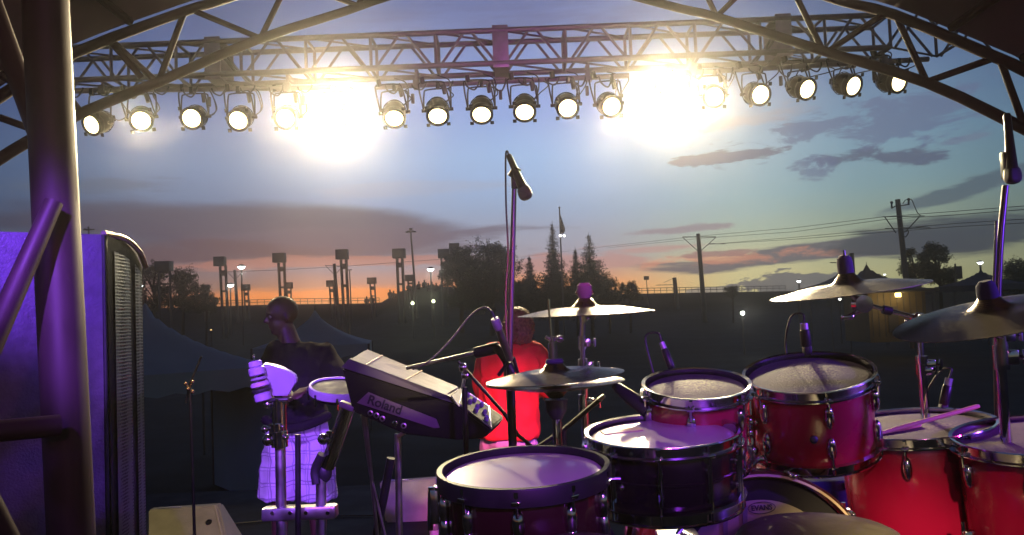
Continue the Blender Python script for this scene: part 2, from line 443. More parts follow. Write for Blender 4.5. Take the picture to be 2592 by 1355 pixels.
# ---- the lamps
lens_m = mat('lit_lens', (1, .9, .6), .3, emit=(1, .80, .42), estr=5.0)
lens_hot = mat('lit_lens_full_beam', (1, .9, .6), .3, emit=(1, .84, .50), estr=60.0)
lampcan = mat('lamp_can', (.010, .009, .010), .45, .4, var=.3, vscale=12)
lampin = mat('lamp_inner_can', (.30, .24, .14), .3, .9)
def make_lamp(hot=False):
    r = thing('stage_lamp', (0, 0, 0), '', 'stage lamp', 'stage lamps under the truss')
    # local: lens centre at origin, beam along -Z local, can behind along +Z
    m = MB(); m.lathe([(.098, .0), (.104, -.004), (.106, .02), (.104, .045), (.100, .05), (.100, .12), (.095, .135), (.080, .18), (.062, .215), (.040, .235), (0, .24)], n=28)
    for k in range(3):
        m.lathe([(.1045 - k * .012, .135 + k * .03), (.108 - k * .013, .139 + k * .03), (.1 - k * .013, .143 + k * .03)], n=24)
    m.build('can', lampcan, r)
    MB().box((0, 0, .245), (.075, .055, .05), bev=.008).build('lamp_cap', lampcan, r)
    m = MB()
    m.lathe([(.092, -.006), (.111, -.006), (.111, .006), (.092, .006), (.092, -.006)], n=4, rot=Matrix.Rotation(R(45), 3, 'Z'))
    q = MB()
    for sx_ in (-1, 1):
        for sy_ in (-1, 1):
            q.box((sx_ * .092, sy_ * .092, 0), (.034, .034, .005), bev=.002)
    q.lathe([(.081, -.002), (.082, -.008), (.106, -.008), (.106, .004)], n=28)
    q.build('filter_frame', lampcan, r); m.bm.free()
    MB().lathe([(.0, -.012), (.05, -.010), (.080, -.002), (.0805, .002), (0, .002)], n=28).build('lens', lens_hot if hot else lens_m, r)
    return r
lamp0 = make_lamp(False); lamp1 = make_lamp(True)
side_words = {0: 'left bar', 1: 'middle bar', 2: 'right bar'}
ordw = ['first', 'second', 'third', 'fourth', 'fifth', 'sixth']
lamps = [
 [(232, 316, -22, 30), (357, 306, 22, 32), (485, 300, 2, 26), (603, 305, 0, 33), (722, 300, 2, 25), (845, 292, None, 1)],
 [(998, 300, 4, 50), (1108, 294, 4, 52), (1219, 290, 0, 52), (1328, 284, -2, 50), (1437, 274, 4, 38), (1548, 270, 12, 32)],
 [(1692, 252, None, 1), (1808, 245, None, 0), (1925, 240, 16, 24), (2043, 226, 26, 30), (2160, 218, 28, 30), (2274, 208, 26, 24)]]
used0 = used1 = False
yoke_m = black
for gi, grp in enumerate(lamps):
    (a, b, _) = bars[gi]
    for li, (px, py, dx, dy) in enumerate(grp):
        P_ = W(px, py, 7.62)
        hot = dx is None and dy == 1
        if dx is None: d = (CAM - P_).normalized() if hot else (CAM + Vector((.9, 0, -.4)) - P_).normalized()
        else:
            k = 72.0; sx_, sz_ = dx / k, -dy / k
            d = Vector((sx_, -math.sqrt(max(.05, 1 - sx_ * sx_ - sz_ * sz_)), sz_))
        if hot:
            o = lamp1 if not used1 else copy_tree(lamp1); used1 = True
        else:
            o = lamp0 if not used0 else copy_tree(lamp0); used0 = True
        o.location = P_
        x = Vector((1, 0, 0)); z = -d; y = z.cross(x).normalized(); x = y.cross(z).normalized()
        q = Matrix((x, y, z)).transposed()
        o.rotation_euler = q.to_euler()
        if hot:
            o['label'] = ('blinding stage lamp with a huge glare, right end of the left bar', '', 'blinding stage lamp with the largest glare, left end of the right bar')[gi]
        else:
            o['label'] = '%s black stage lamp from the left on the %s, lens lit warm white' % (ordw[li], side_words[gi])
        # yoke and clamp of this lamp, fixed to its bar (a part, given in lamp space)
        f = (px - a[0]) / (b[0] - a[0]); BP = W(a[0], a[1], 7.72).lerp(W(b[0], b[1], 7.72), f)
        piv = P_ + q @ Vector((0, 0, .10)); inv = q.transposed()
        m = MB(); top = Vector((piv.x, BP.y, BP.z - .045)); ux = x
        tl = top - ux * .085; tr = top + ux * .085
        path = [piv - ux * .125, piv.lerp(tl, .5) - ux * .05, tl - ux * .02, tl + ux * .02 + Vector((0, 0, .012)), tr - ux * .02 + Vector((0, 0, .012)), tr + ux * .02, piv.lerp(tr, .5) + ux * .05, piv + ux * .125]
        path = [path[0], path[0].lerp(Vector(tl - ux * .035), .8), tl - ux * .005, tr + ux * .005, path[-1].lerp(Vector(tr + ux * .035), .8), path[-1]]
        m.tube(path, .0075, 8, smooth_path=4)
        m.tube([piv - ux * .10, piv - ux * .145], .016, 8); m.tube([piv + ux * .10, piv + ux * .145], .016, 8)
        m.box(BP + Vector((0, 0, -.012)), (.035, .05, .065), bev=.006)
        for v in m.bm.verts: v.co = inv @ (v.co - P_)
        m2 = m; bm = m2.bm
        ob_off = o.location.copy()
        me_o = None
        # build without parent offset: verts already local
        bmesh.ops.recalc_face_normals(bm, faces=bm.faces[:])
        for f_ in bm.faces: f_.smooth = True
        me = bpy.data.meshes.new('yoke'); bm.to_mesh(me); bm.free(); me.materials.append(yoke_m)
        yo = bpy.data.objects.new('yoke', me); COL.objects.link(yo); yo.parent = o
        m = MB(); cb = piv + q @ Vector((.02, 0, .15)); s_ = random.uniform(-.08, .1)
        m.tube([cb, cb + Vector((.05 + s_ * .3, .0, -.02)), cb + Vector((.13, .02, .05)), BP + Vector((.17 + s_, -.03, -.06)), BP + Vector((.15, 0, 0))], .006, 6, smooth_path=6)
        if li % 2 == 0: m.box(BP + Vector((.17, -.03, -.13)), (.03, .03, .09), bev=.006)
        bm = m.bm
        for v in bm.verts: v.co = inv @ (v.co - P_)
        for f_ in bm.faces: f_.smooth = True
        me = bpy.data.meshes.new('cable'); bm.to_mesh(me); bm.free(); me.materials.append(cable_m)
        yo = bpy.data.objects.new('cable', me); COL.objects.link(yo); yo.parent = o
        # its light
        l = bpy.data.lights.new('lamp_beam', 'SPOT'); lo = bpy.data.objects.new('lamp_beam', l); COL.objects.link(lo)
        l.color = (1, .82, .47); l.spot_size = R(66 if hot else 40); l.spot_blend = 1.0 if hot else .9; l.shadow_soft_size = .07
        l.energy = 2700 if hot else 300
        keyed = {(2, 1): ((1.5, 2.0, .6), 700, 40), (1, 5): ((.05, 1.86, 1.35), 1200, 10)}.get((gi, li))
        lo.location = P_ + d * .03
        lo.rotation_euler = ((CAM + Vector((0, 0, 1.8)) - lo.location).to_track_quat('-Z', 'Y').to_euler() if hot else q.to_euler())
        if keyed:
            l.energy, l.spot_size = keyed[1], R(keyed[2]); lo.rotation_euler = (Vector(keyed[0]) - lo.location).to_track_quat('-Z', 'Y').to_euler()

# ================================================================== ROOF
membrane = mat('roof_fabric', (.20, .13, .14), .8, var=.25, vscale=2.0, bump=.2, bscale=3)
def rafter(side, lower, upper, webs, lab):
    t_ = thing('roof_rafter', W(lower[0][0], lower[0][1], lower[0][2]), lab, 'roof truss', 'tubular roof rafters')
    for pl in (lower, upper):
        MB().tube([W(*p) for p in pl], .027, 12, smooth_path=3).build('chord', rafter_m, t_)
    for w in webs:
        MB().tube([W(*w[0]), W(*w[1])], .0165, 10).build('brace', rafter_m, t_)
    return t_
def yl(x): return 5.2 - (870 - x) / 680 * 1.1          # depth of the left rafter at pixel x
def yr_(x): return 5.2 - (x - 1722) / 870 * 1.4
L = lambda x, y: (x, y, yl(x)); Q = lambda x, y: (x, y, yr_(x))
lower_l = [L(1330, -110), L(1000, -14), L(870, 30), L(658, 98), L(405, 206), L(219, 281), L(75, 356), L(-60, 440)]
upper_l = [L(1100, -170), L(800, -80), L(557, 2), L(473, 27), L(182, 137), L(0, 245), L(-120, 320)]
webs_l = [(L(466, 32), L(402, 206)), (L(482, 24), L(656, 96)), (L(662, 92), L(712, -10)), (L(722, -50), L(905, 14)), (L(278, 104), L(358, 196)), (L(395, 206), L(286, 106)),
          (L(120, 175), L(205, 285)), (L(0, 298), L(75, 325)), (L(905, 14), L(960, -90))]
rafter('l', lower_l, upper_l, webs_l, 'red brown tubular roof rafter rising from the left column towards the middle')
lower_r = [Q(1300, -90), Q(1540, -26), Q(1722, 22), Q(1813, 43), Q(2093, 132), Q(2347, 210), Q(2592, 326), Q(2760, 410)]
upper_r = [Q(1600, -160), Q(1900, -75), Q(2120, 0), Q(2262, 37), Q(2532, 150), Q(2592, 178), Q(2780, 270)]
webs_r = [(Q(1780, -30), Q(1813, 40)), (Q(1925, -66), Q(1816, 40)), (Q(2000, -40), Q(2082, 126)), (Q(2240, 34), Q(2096, 130)), (Q(2270, 44), Q(2345, 206)), (Q(2350, 206), Q(2520, 146)), (Q(2532, 152), Q(2594, 322))]
rafter('r', lower_r, upper_r, webs_r, 'red brown tubular roof rafter descending towards the right edge of the stage')
def canopy(upper, lab, sgn):
    m = MB(); top = [W(*p) + Vector((0, 0, .045)) for p in upper]; top = catmull(top, 4)
    rows = []
    for k in range(9):
        f = k / 8
        rows.append([m.bm.verts.new((p.x + sgn * f * 1.2 * 0, p.y + (-3.5 - p.y) * f, p.z + .16 * math.sin(f * math.pi) * (1 if i % 4 else .6) - .1 * f)) for i, p in enumerate(top)])
    for i in range(8):
        for j in range(len(top) - 1):
            m.bm.faces.new((rows[i][j], rows[i][j + 1], rows[i + 1][j + 1], rows[i + 1][j]))
    r_ = bmesh.ops.solidify(m.bm, geom=m.bm.faces[:], thickness=.006)
    t_ = thing('roof_canopy', top[0], lab, 'canopy', 'fabric roof panels')
    m.build('fabric', membrane, t_)
    for k in (2, 8, 14, 19):
        if k < len(top):
            p = top[k]; MB().tube([(p.x, p.y - .05, p.z - .02), (p.x, p.y * .4 - 1, p.z + .03), (p.x, -3.4, p.z - .15)], .022, 8, smooth_path=4).build('seam_batten', rafter_m, t_)
    return t_
canopy(upper_l, 'brown fabric roof panel over the left side of the stage', -1)
canopy(upper_r, 'brown fabric roof panel over the right side of the stage', 1)

# tubular column at the left edge, its braces
t = thing('stage_column', (W(182, 1355, 2.6).x, 2.6, 0), 'thick dark steel tube column with slanting braces at the left edge', 'column')
a, b = W(125, 200, 2.6), W(178, 1300, 2.6); dv = (a - b)
bot = b + dv * ((0.0 - b.z) / dv.z); topp = b + dv * ((3.9 - b.z) / dv.z)
MB().tube([bot, bot + dv * .3, topp], .067, 32).build('post', column_m, t)
MB().lathe([(.13, 0), (.13, .012), (.07, .014)], o=bot, n=28).build('base_plate', column_m, t)
MB().tube([W(-60, -100, 2.75), W(62, 240, 2.7), W(112, 375, 2.62)], .033, 20).build('brace', column_m, t)
MB().tube([W(136, 512, 2.5), W(53, 700, 2.42), W(-80, 1000, 2.3)], [.026, .034, .034], 24, smooth_path=3).build('brace', column_m, t)
MB().tube([W(-80, 1098, 2.3), W(150, 1077, 2.45)], .031, 24).build('brace', column_m, t)
MB().tube([W(-40, 1240, 2.3), W(30, 1380, 2.35)], .028, 20).build('brace', column_m, t)
#==SECTION 3
# ================================================================== DRUM KIT
red_lac = mat('red_lacquer', (.34, .004, .045), .22, 0, var=.12, vscale=5, coat=.6)
dark_shell = mat('black_nickel_shell', (.10, .075, .085), .16, .9, var=.25, vscale=7)
wine_shell = mat('dark_wine_shell', (.045, .008, .014), .18, 0, coat=.8, var=.2, vscale=6)
wine_wood = mat('wine_wood_hoop', (.06, .012, .012), .25, 0, coat=.6)
coated = mat('coated_drum_head', (.66, .61, .55), .36, 0, coat=.25)
clearh = mat('worn_drum_head', (.115, .085, .12), .7, 0, spec=.08, bump=.3, bscale=160)
def worn(m):
    nt = m.node_tree; b = nt.nodes['Principled BSDF']; tcn = nt.nodes.new('ShaderNodeTexCoord'); sp_ = nt.nodes.new('ShaderNodeSeparateXYZ'); nt.links.new(tcn.outputs['Object'], sp_.inputs[0])
    def q(op, a, c=None):
        n = nt.nodes.new('ShaderNodeMath'); n.operation = op
        for i, v in enumerate((a, c)):
            if v is None: continue
            if isinstance(v, (int, float)): n.inputs[i].default_value = v
            else: nt.links.new(v, n.inputs[i])
        return n.outputs[0]
    r2 = q('SQRT', q('ADD', q('POWER', sp_.outputs[0], 2), q('POWER', q('ADD', sp_.outputs[1], .03), 2)))
    nz = nt.nodes.new('ShaderNodeTexNoise'); nz.inputs['Scale'].default_value = 130; nz.inputs['Detail'].default_value = 3; nt.links.new(tcn.outputs['Object'], nz.inputs['Vector'])
    n3 = nt.nodes.new('ShaderNodeTexNoise'); n3.inputs['Scale'].default_value = 14; n3.inputs['Detail'].default_value = 3; nt.links.new(tcn.outputs['Object'], n3.inputs['Vector'])
    f = q('SUBTRACT', 1.25, q('MULTIPLY', r2, 13)); f = q('ADD', f, q('MULTIPLY', q('SUBTRACT', n3.outputs[0], .5), 2.0))
    f = q('MULTIPLY', f, q('MULTIPLY', q('SUBTRACT', nz.outputs[0], .40), 5)); n = nt.nodes.new('ShaderNodeClamp'); nt.links.new(f, n.inputs[0])
    mx = nt.nodes.new('ShaderNodeMix'); mx.data_type = 'RGBA'; nt.links.new(n.outputs[0], mx.inputs[0])
    mx.inputs[6].default_value = (.10, .07, .11, 1); mx.inputs[7].default_value = (.24, .20, .16, 1); nt.links.new(mx.outputs[2], b.inputs['Base Color'])
worn(clearh)
bassh = mat('clear_bass_head', (.34, .29, .21), .6, 0, var=.15, vscale=9)
bronze = mat('cymbal_bronze', (.23, .18, .14), .27, 1.0)
def add_rings(m):
    nt = m.node_tree; b = nt.nodes['Principled BSDF']; tcn = nt.nodes.new('ShaderNodeTexCoord')
    w = nt.nodes.new('ShaderNodeTexWave'); w.wave_type = 'RINGS'; w.rings_direction = 'Z'; w.inputs['Scale'].default_value = 90; w.inputs['Distortion'].default_value = 0
    nt.links.new(tcn.outputs['Object'], w.inputs['Vector'])
    bp = nt.nodes.new('ShaderNodeBump'); bp.inputs['Strength'].default_value = .4; bp.inputs['Distance'].default_value = .001
    nt.links.new(w.outputs[0], bp.inputs['Height']); nt.links.new(bp.outputs[0], b.inputs['Normal'])
    b.inputs['Anisotropic'].default_value = .5
vinyl = mat('black_vinyl', (.14, .125, .06), .5, 0, var=.12, vscale=18, bump=.12, bscale=90, spec=.8)
skin_d = mat("dark_skin", (.07, .03, .02), .48, 0, var=.1)
up_of = lambda roll, tilt: Vector((math.sin(R(roll)), -math.sin(R(tilt)), math.cos(R(roll)) * math.cos(R(tilt)))).normalized()
def rod(m, a, b, r): m.tube([a, b], r, 8)
def drum(name, cat, label, C, r, depth, up, shell, head, n=8, style='lug', ph=0.0, hoopm=None, group=None, rise=.011, bottom=True):
    C = Vector(C); fr = frame(up, (0, 1, 0)); up = fr.col[2].copy()
    base = C - up * depth
    t = thing(name, base, label, cat, group)
    hoopm = hoopm or chrome
    pf = [(r, -.012), (r, -depth + .012)]
    m = MB()
    if style == 'tube':
        m.lathe([(r * .99, -.008), (r, -.012), (r, -depth * .47), (r + .003, -depth * .485), (r + .003, -depth * .515), (r, -depth * .53), (r, -depth + .012), (r * .99, -depth + .008)], o=C, rot=fr, n=56)
    else:
        m.lathe([(r * .985, -.006), (r, -.012), (r, -depth + .012), (r * .985, -depth + .006)], o=C, rot=fr, n=56)
    m.build('shell', shell, t)
    MB().lathe([(0, .0015), (r * .93, 0), (r * .985, -.002), (r + .004, -.008), (r + .004, -.014)], o=C, rot=fr, n=56).build('head', head, t)
    R1 = r + .008
    prof = [(R1 - .002, -.002), (R1 - .002, rise), (R1 + .007, rise + .002), (R1 + .008, rise - .001), (R1 + .002, rise - .003), (R1 + .002, -.012), (R1 + .012, -.014), (R1 + .012, -.017), (R1 - .003, -.017), (R1 - .002, -.002)]
    if style == 'wood': prof = [(R1 - .002, -.004), (R1 - .002, rise), (R1 + .009, rise), (R1 + .011, rise - .004), (R1 + .011, -.024), (R1 - .003, -.024), (R1 - .002, -.004)]
    MB().lathe(prof, o=C, rot=fr, n=64).build('hoop', hoopm, t)
    if bottom:
        MB().lathe([(q, -depth - z) for q, z in prof], o=C, rot=fr, n=64).build('hoop', hoopm, t)
    for i in range(n):
        a = 2 * math.pi * (i + ph) / n
        rd = fr @ Vector((math.cos(a), math.sin(a), 0)); tg = up.cross(rd)
        rot = Matrix((tg, rd, up)).transposed()
        m = MB()
        P0 = C + rd * (R1 + .008)
        rod(m, P0 + up * .004, P0 - up * (.045 if style != 'tube' else depth * .5), .0032)
        m.box(P0 + up * .001, (.008, .008, .012), rot)                      # square rod head
        m.box(P0 - up * .014, (.018, .018, .008), rot, bev=.002)
        if style == 'tube':
            rod(m, C + rd * (r + .010) - up * .035, C + rd * (r + .010) - up * (depth - .035), .006)
            for zz in (.05, depth - .05): m.box(C + rd * (r + .004) - up * zz, (.014, .012, .012), rot, bev=.002)
            rod(m, P0 - up * (depth * .5), P0 - up * (depth + .006), .0032)
        else:
            k = .05 if depth < .3 else .055
            m.ball(C + rd * (r + .006) - up * (k + .012), 1, 12, (.013, .013, .032), rot)
            m.box(C + rd * (r + .003) - up * (k + .012), (.020, .010, .05), rot, bev=.004)
            if bottom and depth < .6:
                q = depth - k - .012
                if q > k + .05:
                    m.ball(C + rd * (r + .006) - up * q, 1, 12, (.013, .013, .032), rot)
                rod(m, P0 - up * (depth + .006), P0 - up * (q), .0032)
                m.box(P0 - up * (depth - .014), (.018, .018, .008), rot, bev=.002)
        m.build('lug', chrome, t)
    return t, fr
# snare in front, seen from above
front_snare, fr = drum('snare_drum', 'drum', 'wide snare drum with dark wine shell, black hoop and white head nearest the camera', W(1325, 1192, 1.84), .168, .17, up_of(-1, 4.0), wine_shell, coated, 10, 'wood', .35, blackp, rise=.012)
Cs = W(1325, 1192, 1.84); u = fr.col[2]
m = MB()
def arc_patch(m, C, fr, r, a0, a1, z0, z1, skew=0):
    k = 14; rows = []
    for i in range(k + 1):
        a = R(a0 + (a1 - a0) * i / k); s = skew * math.sin(i / k * math.pi * 1.3)
        rows.append([m.bm.verts.new(C + fr @ Vector((r * math.cos(a), r * math.sin(a), z))) for z in (z0 + s, z1 + s)])
    for i in range(k): m.bm.faces.new((rows[i][0], rows[i + 1][0], rows[i + 1][1], rows[i][1]))
# find the local angle that faces the camera
def face_ang(C, fr):
    d = fr.transposed() @ (CAM - C); return math.degrees(math.atan2(d.y, d.x))
fa = face_ang(Cs, fr)
def side_sign(C, fr, fa_):
    p = fr @ Vector((math.cos(R(fa_ + 30)), math.sin(R(fa_ + 30)), 0)); return 1 if p.x > 0 else -1
ss = side_sign(Cs, fr, fa)
decr = mat('sticker_red', (.65, .02, .02), .35); decb = mat('sticker_blue', (.02, .04, .45), .35)
m = MB(); arc_patch(m, Cs, fr, .1695, fa - ss * 48, fa - ss * 22, -.098, -.118, -.01); m.build('sticker', decb, front_snare)
m = MB(); arc_patch(m, Cs, fr, .1695, fa - ss * 48, fa - ss * 20, -.125, -.150, -.012); m.build('sticker', decr, front_snare)
# muffling pads and hoop clamp
m = MB(); p = Cs + fr @ Vector((.168 * math.cos(R(fa - ss * 88)), .168 * math.sin(R(fa - ss * 88)), 0))
m.box(p + Vector((-.022, 0, -.06)), (.022, .035, .075), bev=.005); m.tube([p + Vector((-.03, -.01, -.02)), p + Vector((-.035, -.01, -.11))], .006, 8); m.build('strainer', chrome, front_snare)
m = MB(); p = Cs + fr @ Vector((.18 * math.cos(R(fa + ss * 70)), .18 * math.sin(R(fa + ss * 70)), -.012))
m.tube([p, p + Vector((.03, 0, 0))], .004, 8); m.ball(p + Vector((.032, 0, -.018)), .006); m.build('drum_key', chrome, front_snare)

snare2, fr = drum('snare_drum', 'drum', 'black nickel snare drum with tube lugs between the red tom and the front snare', W(1676, 1100, 2.07), .172, .155, up_of(-1, 4.5), dark_shell, coated, 10, 'tube', .15)
C2 = W(1676, 1100, 2.07)
damp = mat('damping_tape', (.65, .5, .34), .6)
m = MB(); m.box(C2 + Vector((-.09, .055, .004)), (.10, .035, .003), frame(fr.col[2], (0, 1, 0)) @ Matrix.Rotation(R(12), 3, 'Z')); m.build('damping_pad', damp, snare2)
m = MB(); m.box(C2 + Vector((.04, -.155, -.02)), (.10, .004, .018), bev=.001); m.build('badge', damp, snare2)

tom1, _f = drum('tom_drum', 'drum', 'small red rack tom with worn head in chrome hoop, left of the larger tom', W(1762, 980, 2.25), .127, .20, up_of(-1, 12), red_lac, clearh, 6, 'lug', .2)
tom2, f2 = drum('tom_drum', 'drum', 'larger red rack tom with worn head and chrome hoop under the right crash cymbal', W(2046, 950, 2.36), .162, .21, up_of(-6.0, 13), red_lac, clearh, 6, 'lug', .42)
Ct2 = W(2046, 950, 2.36); fa2 = face_ang(Ct2, f2); 
p = Ct2 + f2 @ Vector((.164 * math.cos(R(fa2)), .164 * math.sin(R(fa2)), -.12)); m = MB(); m.ball(p, .011, 14, (1, .4, 1)); m.build('badge', blackp, tom2)
floor1, f3 = drum('floor_tom', 'drum', 'red floor tom with a pink drumstick across its head', W(2312, 1080, 2.44), .201, .40, up_of(-4.5, 2.5), red_lac, clearh, 8, 'lug', .3)
floor2, f4 = drum('floor_tom', 'drum', 'dark red floor tom cut off by the right edge, nearest the right border', W(2650, 1108, 2.15), .205, .40, up_of(-5, 3), red_lac, clearh, 8, 'lug', .05)
for (ft, Cc, ff) in ((floor1, W(2312, 1080, 2.44), f3), (floor2, W(2650, 1108, 2.15), f4)):
    for k in range(3):
        a = R(face_ang(Cc, ff) + 60 + 120 * k); rd = ff @ Vector((math.cos(a), math.sin(a), 0))
        p = Cc + rd * .222; m = MB(); m.tube([(p.x, p.y, Cc.z - .2), (p.x, p.y, RZ + .02)], .006, 8); m.ball((p.x, p.y, RZ + .018), .016)
        m.box((p.x - rd.x * .01, p.y - rd.y * .01, Cc.z - .25), (.03, .03, .06), bev=.006)
        m.build('leg', chrome, ft)
# bass drum, batter head towards the camera
Cb = W(1930, 1478, 2.25); rb = .272
Cb.z = max(Cb.z, RZ + rb + .035)
bt, _ = None, None
t = thing('bass_drum', (Cb.x, Cb.y + .2, RZ), 'dark red bass drum with clear batter head and black ring behind the round stool', 'drum')
fb = frame((0.03, -1, .02), (0, 0, 1)); ub = fb.col[2].copy()
MB().lathe([(rb - .004, -.02), (rb, -.03), (rb, -.42), (rb - .004, -.43)], o=Cb, rot=fb, n=72).build('shell', red_lac, t)
MB().lathe([(rb + .016, .022), (rb + .020, .018), (rb + .020, -.028), (rb + .004, -.030), (rb + .004, .022), (rb + .016, .022)], o=Cb, rot=fb, n=72).build('hoop', wine_wood, t)
MB().lathe([(rb + .013, .0225), (rb + .013, .025), (rb + .007, .025), (rb + .007, .0225)], o=Cb, rot=fb, n=72).build('hoop_inlay', damp, t)
MB().lathe([(rb + .016, -.45), (rb + .020, -.44), (rb + .020, -.40), (rb + .004, -.40), (rb + .004, -.45)], o=Cb, rot=fb, n=72).build('hoop', wine_wood, t)
MB().lathe([(0, .002), (rb * .79, .001)], o=Cb, rot=fb, n=72).build('head', bassh, t)
MB().lathe([(rb * .79, .001), (rb * .96, 0), (rb, -.004), (rb + .003, -.012)], o=Cb, rot=fb, n=72).build('damping_ring', mat('black_ring', (.02, .018, .022), .6, spec=.2), t)
MB().lathe([(0, -.43), (rb, -.43)], o=Cb, rot=fb, n=72).build('head', bassh, t)
for k in range(10):
    a = R(-90 + 18 + 36 * k); rd = fb @ Vector((math.cos(a), math.sin(a), 0)); m = MB()
    P_ = Cb + rd * (rb + .021)
    m.tube([P_ + ub * .03, P_ - ub * .16], .004, 8); m.box(P_ + ub * .018, (.028, .012, .03), Matrix((ub.cross(rd), rd, ub)).transposed(), bev=.003)
    m.ball(Cb + rd * (rb + .014) - ub * .14, 1, 12, (.013, .016, .034), Matrix((ub.cross(rd), rd, ub)).transposed())
    m.ball(P_ + ub * .034, .008); m.build('lug', chrome, t)
ink = mat('printed_black', (.03, .028, .03), .6)
e0 = W(1926, 1287, 2.228); xb = fb.col[0]
xdir = Vector((1, .03, .02)).normalized(); ydir = Vector((0, .02, 1))
nrm = Vector((.03, -1, .02)).normalized()
# plane of the head
def onhead(px, py, off=.0035):
    d = ray(px, py); s = (Cb + ub * off - CAM).dot(ub) / d.dot(ub); return CAM + d * s
e0 = onhead(1928, 1286)
text_mesh('printed_word', 'EVANS', .0185, e0, xdir, ydir, ink, t, bold=.0006, depth=.0003)
m = MB(); pts = [e0 + xdir * .036 * math.cos(R(k * 10)) + Vector((0, 0, 1)) * .015 * math.sin(R(k * 10)) for k in range(37)]
m.tube(pts, .0009, 6, caps=False); m.build('printed_oval', ink, t)
shade = mat('grey_patch', (.14, .13, .14), .6)
for (x0, y0, w_, h_) in ((1880, 1310, 12, 60), (1830, 1330, 12, 50)):
    pa = [onhead(x0, y0 - h_ / 2), onhead(x0 + w_, y0 - h_ / 2), onhead(x0 + w_, y0 + h_ / 2), onhead(x0, y0 + h_ / 2)]
    m = MB(); m.prism(pa, ub * .001); m.build('head_strip', shade, t)
for sx_ in (-1, 1):
    m = MB(); p = Cb + Vector((sx_ * .24, .30, -.1)); m.tube([p, Vector((p.x + sx_ * .14, p.y + .08, RZ + .01))], .009, 8); m.ball((p.x + sx_ * .14, p.y + .08, RZ + .015), .014); m.build('spur', chrome, t)
# tom holder in front of the bass drum top
t = thing('tom_holder', (W(1900, 1200, 2.36).x, 2.36, Cb.z + rb), 'chrome double tom holder with clamps between the two red rack toms', 'drum hardware')
m = MB(); a = W(1905, 1215, 2.36); b = W(1898, 1010, 2.38); m.tube([a, b], .012, 12); m.build('post', chrome, t)
m = MB(); m.tube([W(1898, 1060, 2.37), W(1850, 1040, 2.33)], .009, 10); m.tube([W(1898, 1085, 2.37), W(1960, 1075, 2.42)], .009, 10); m.build('arm', chrome, t)
for q in ((1898, 1065), (1898, 1095), (1905, 1140), (1862, 1052), (1940, 1070)):
    m = MB(); p = W(q[0], q[1], 2.36); m.ball(p, .017, 12); m.tube([p, p + Vector((-.03, -.01, .004))], .0045, 8); m.ball(p + Vector((-.032, -.01, .004)), .008); m.build('clamp', chrome, t)
m = MB(); m.tube([W(1880, 1215, 2.3), W(1920, 1160, 2.34), W(1990, 1205, 2.34)], .012, 10, smooth_path=4); m.build('bracket', chrome, t)
t = thing('bass_claw_tube', W(1680, 1330, 2.1), 'chrome kick pedal rods beside the bass drum hoop', 'drum pedal')
m = MB(); m.tube([W(1700, 1372, 2.1), W(1752, 1300, 2.16)], .006, 8); m.build('beater_rod', chrome, t)
m = MB(); m.tube([W(1712, 1304, 2.1), W(1738, 1330, 2.12)], .008, 8); m.ball(W(1715, 1302, 2.1), .012); m.build('spring', chrome, t)
m = MB(); m.box(W(1720, 1365, 2.1), (.10, .12, .02), bev=.004); m.build('footboard', steel, t); t.name = 'kick_pedal'

# drum stool and the edge of a second round stool
def stool(px, py, Y, r, lab):
    C = W(px, py, Y); t = thing('drum_stool', (C.x, C.y, RZ if Y > 1.7 else RZ), lab, 'stool', 'round vinyl stools')
    MB().lathe([(0, .008), (r * .5, .007), (r * .82, .002), (r * .93, -.008), (r * .985, -.022), (r, -.04), (r * .995, -.07), (r * .97, -.09), (r * .9, -.10), (0, -.10)], o=C, n=64).build('seat', vinyl, t)
    MB().lathe([(r * 1.0, -.043), (r * 1.004, -.047), (r * 1.0, -.051)], o=C, n=64).build('piping', rubber, t)
    MB().tube([C - Vector((0, 0, .1)), (C.x, C.y, RZ + .12)], .014, 12).build('post', chrome, t)
    for k in range(3):
        a = R(30 + 120 * k); MB().tube([(C.x, C.y, RZ + .2), (C.x + .2 * math.cos(a), C.y + .2 * math.sin(a), RZ + .01)], .009, 8).build('leg', chrome, t)
stool(2070, 1340, 1.95, .186, 'round black vinyl drum stool with warm lit seat in front of the bass drum')
stool(1462, 1380, 1.62, .105, 'small round stool seat, only its top showing below the front snare drum')

# ---- cymbals
def cymbal(label, C, r, up, m_=None, flip=False, bellm=.0):
    fr = frame(up, (0, 1, 0)); s = -1 if flip else 1; h = r * .13
    top = [(.006, h + .020 * r / .2), (r * .10, h + .017 * r / .2), (r * .155, h + .004), (r * .19, h - .004), (r * .25, h - .009), (r * .5, h * .66), (r * .75, h * .34), (r * .93, h * .08), (r, 0)]
    prof = top + [(q, z - .0015) for q, z in reversed(top)] + [top[0]]
    if flip: prof = [(q, -z) for q, z in prof]
    b = bronze
    o = MB().lathe(prof, o=Vector(C), rot=fr, n=96).build('cymbal', b)
    # put the object origin on the axis so that the lathe rings stay concentric
    off = Vector(C) - o.location
    for v in o.data.vertices: v.co = fr.transposed() @ (v.co - off)
    o.location = Vector(C); o.rotation_euler = fr.to_euler()
    tag(o, label, 'cymbal'); return o, fr
add_rings(bronze)
Cc1 = W(1482, 793, 2.53); cymbal('thin bronze crash cymbal seen almost edge on above the hi hat', Cc1, .203, up_of(-.8, 1.2))
Cc2 = W(2148, 735, 2.54); cymbal('bronze crash cymbal on a boom arm above the larger rack tom, dipping left', Cc2, .229, up_of(-6.0, 2.2))
Cc3 = W(2512, 800, 2.12); cymbal('large bronze cymbal rising to the right edge above the floor toms', Cc3, .232, up_of(-12.5, 4.8))
Ch = W(1405, 957, 2.2); cymbal('upper hi hat cymbal, bell up, resting over its twin', Ch + Vector((0, 0, .004)), .178, up_of(-3.2, 1.5))
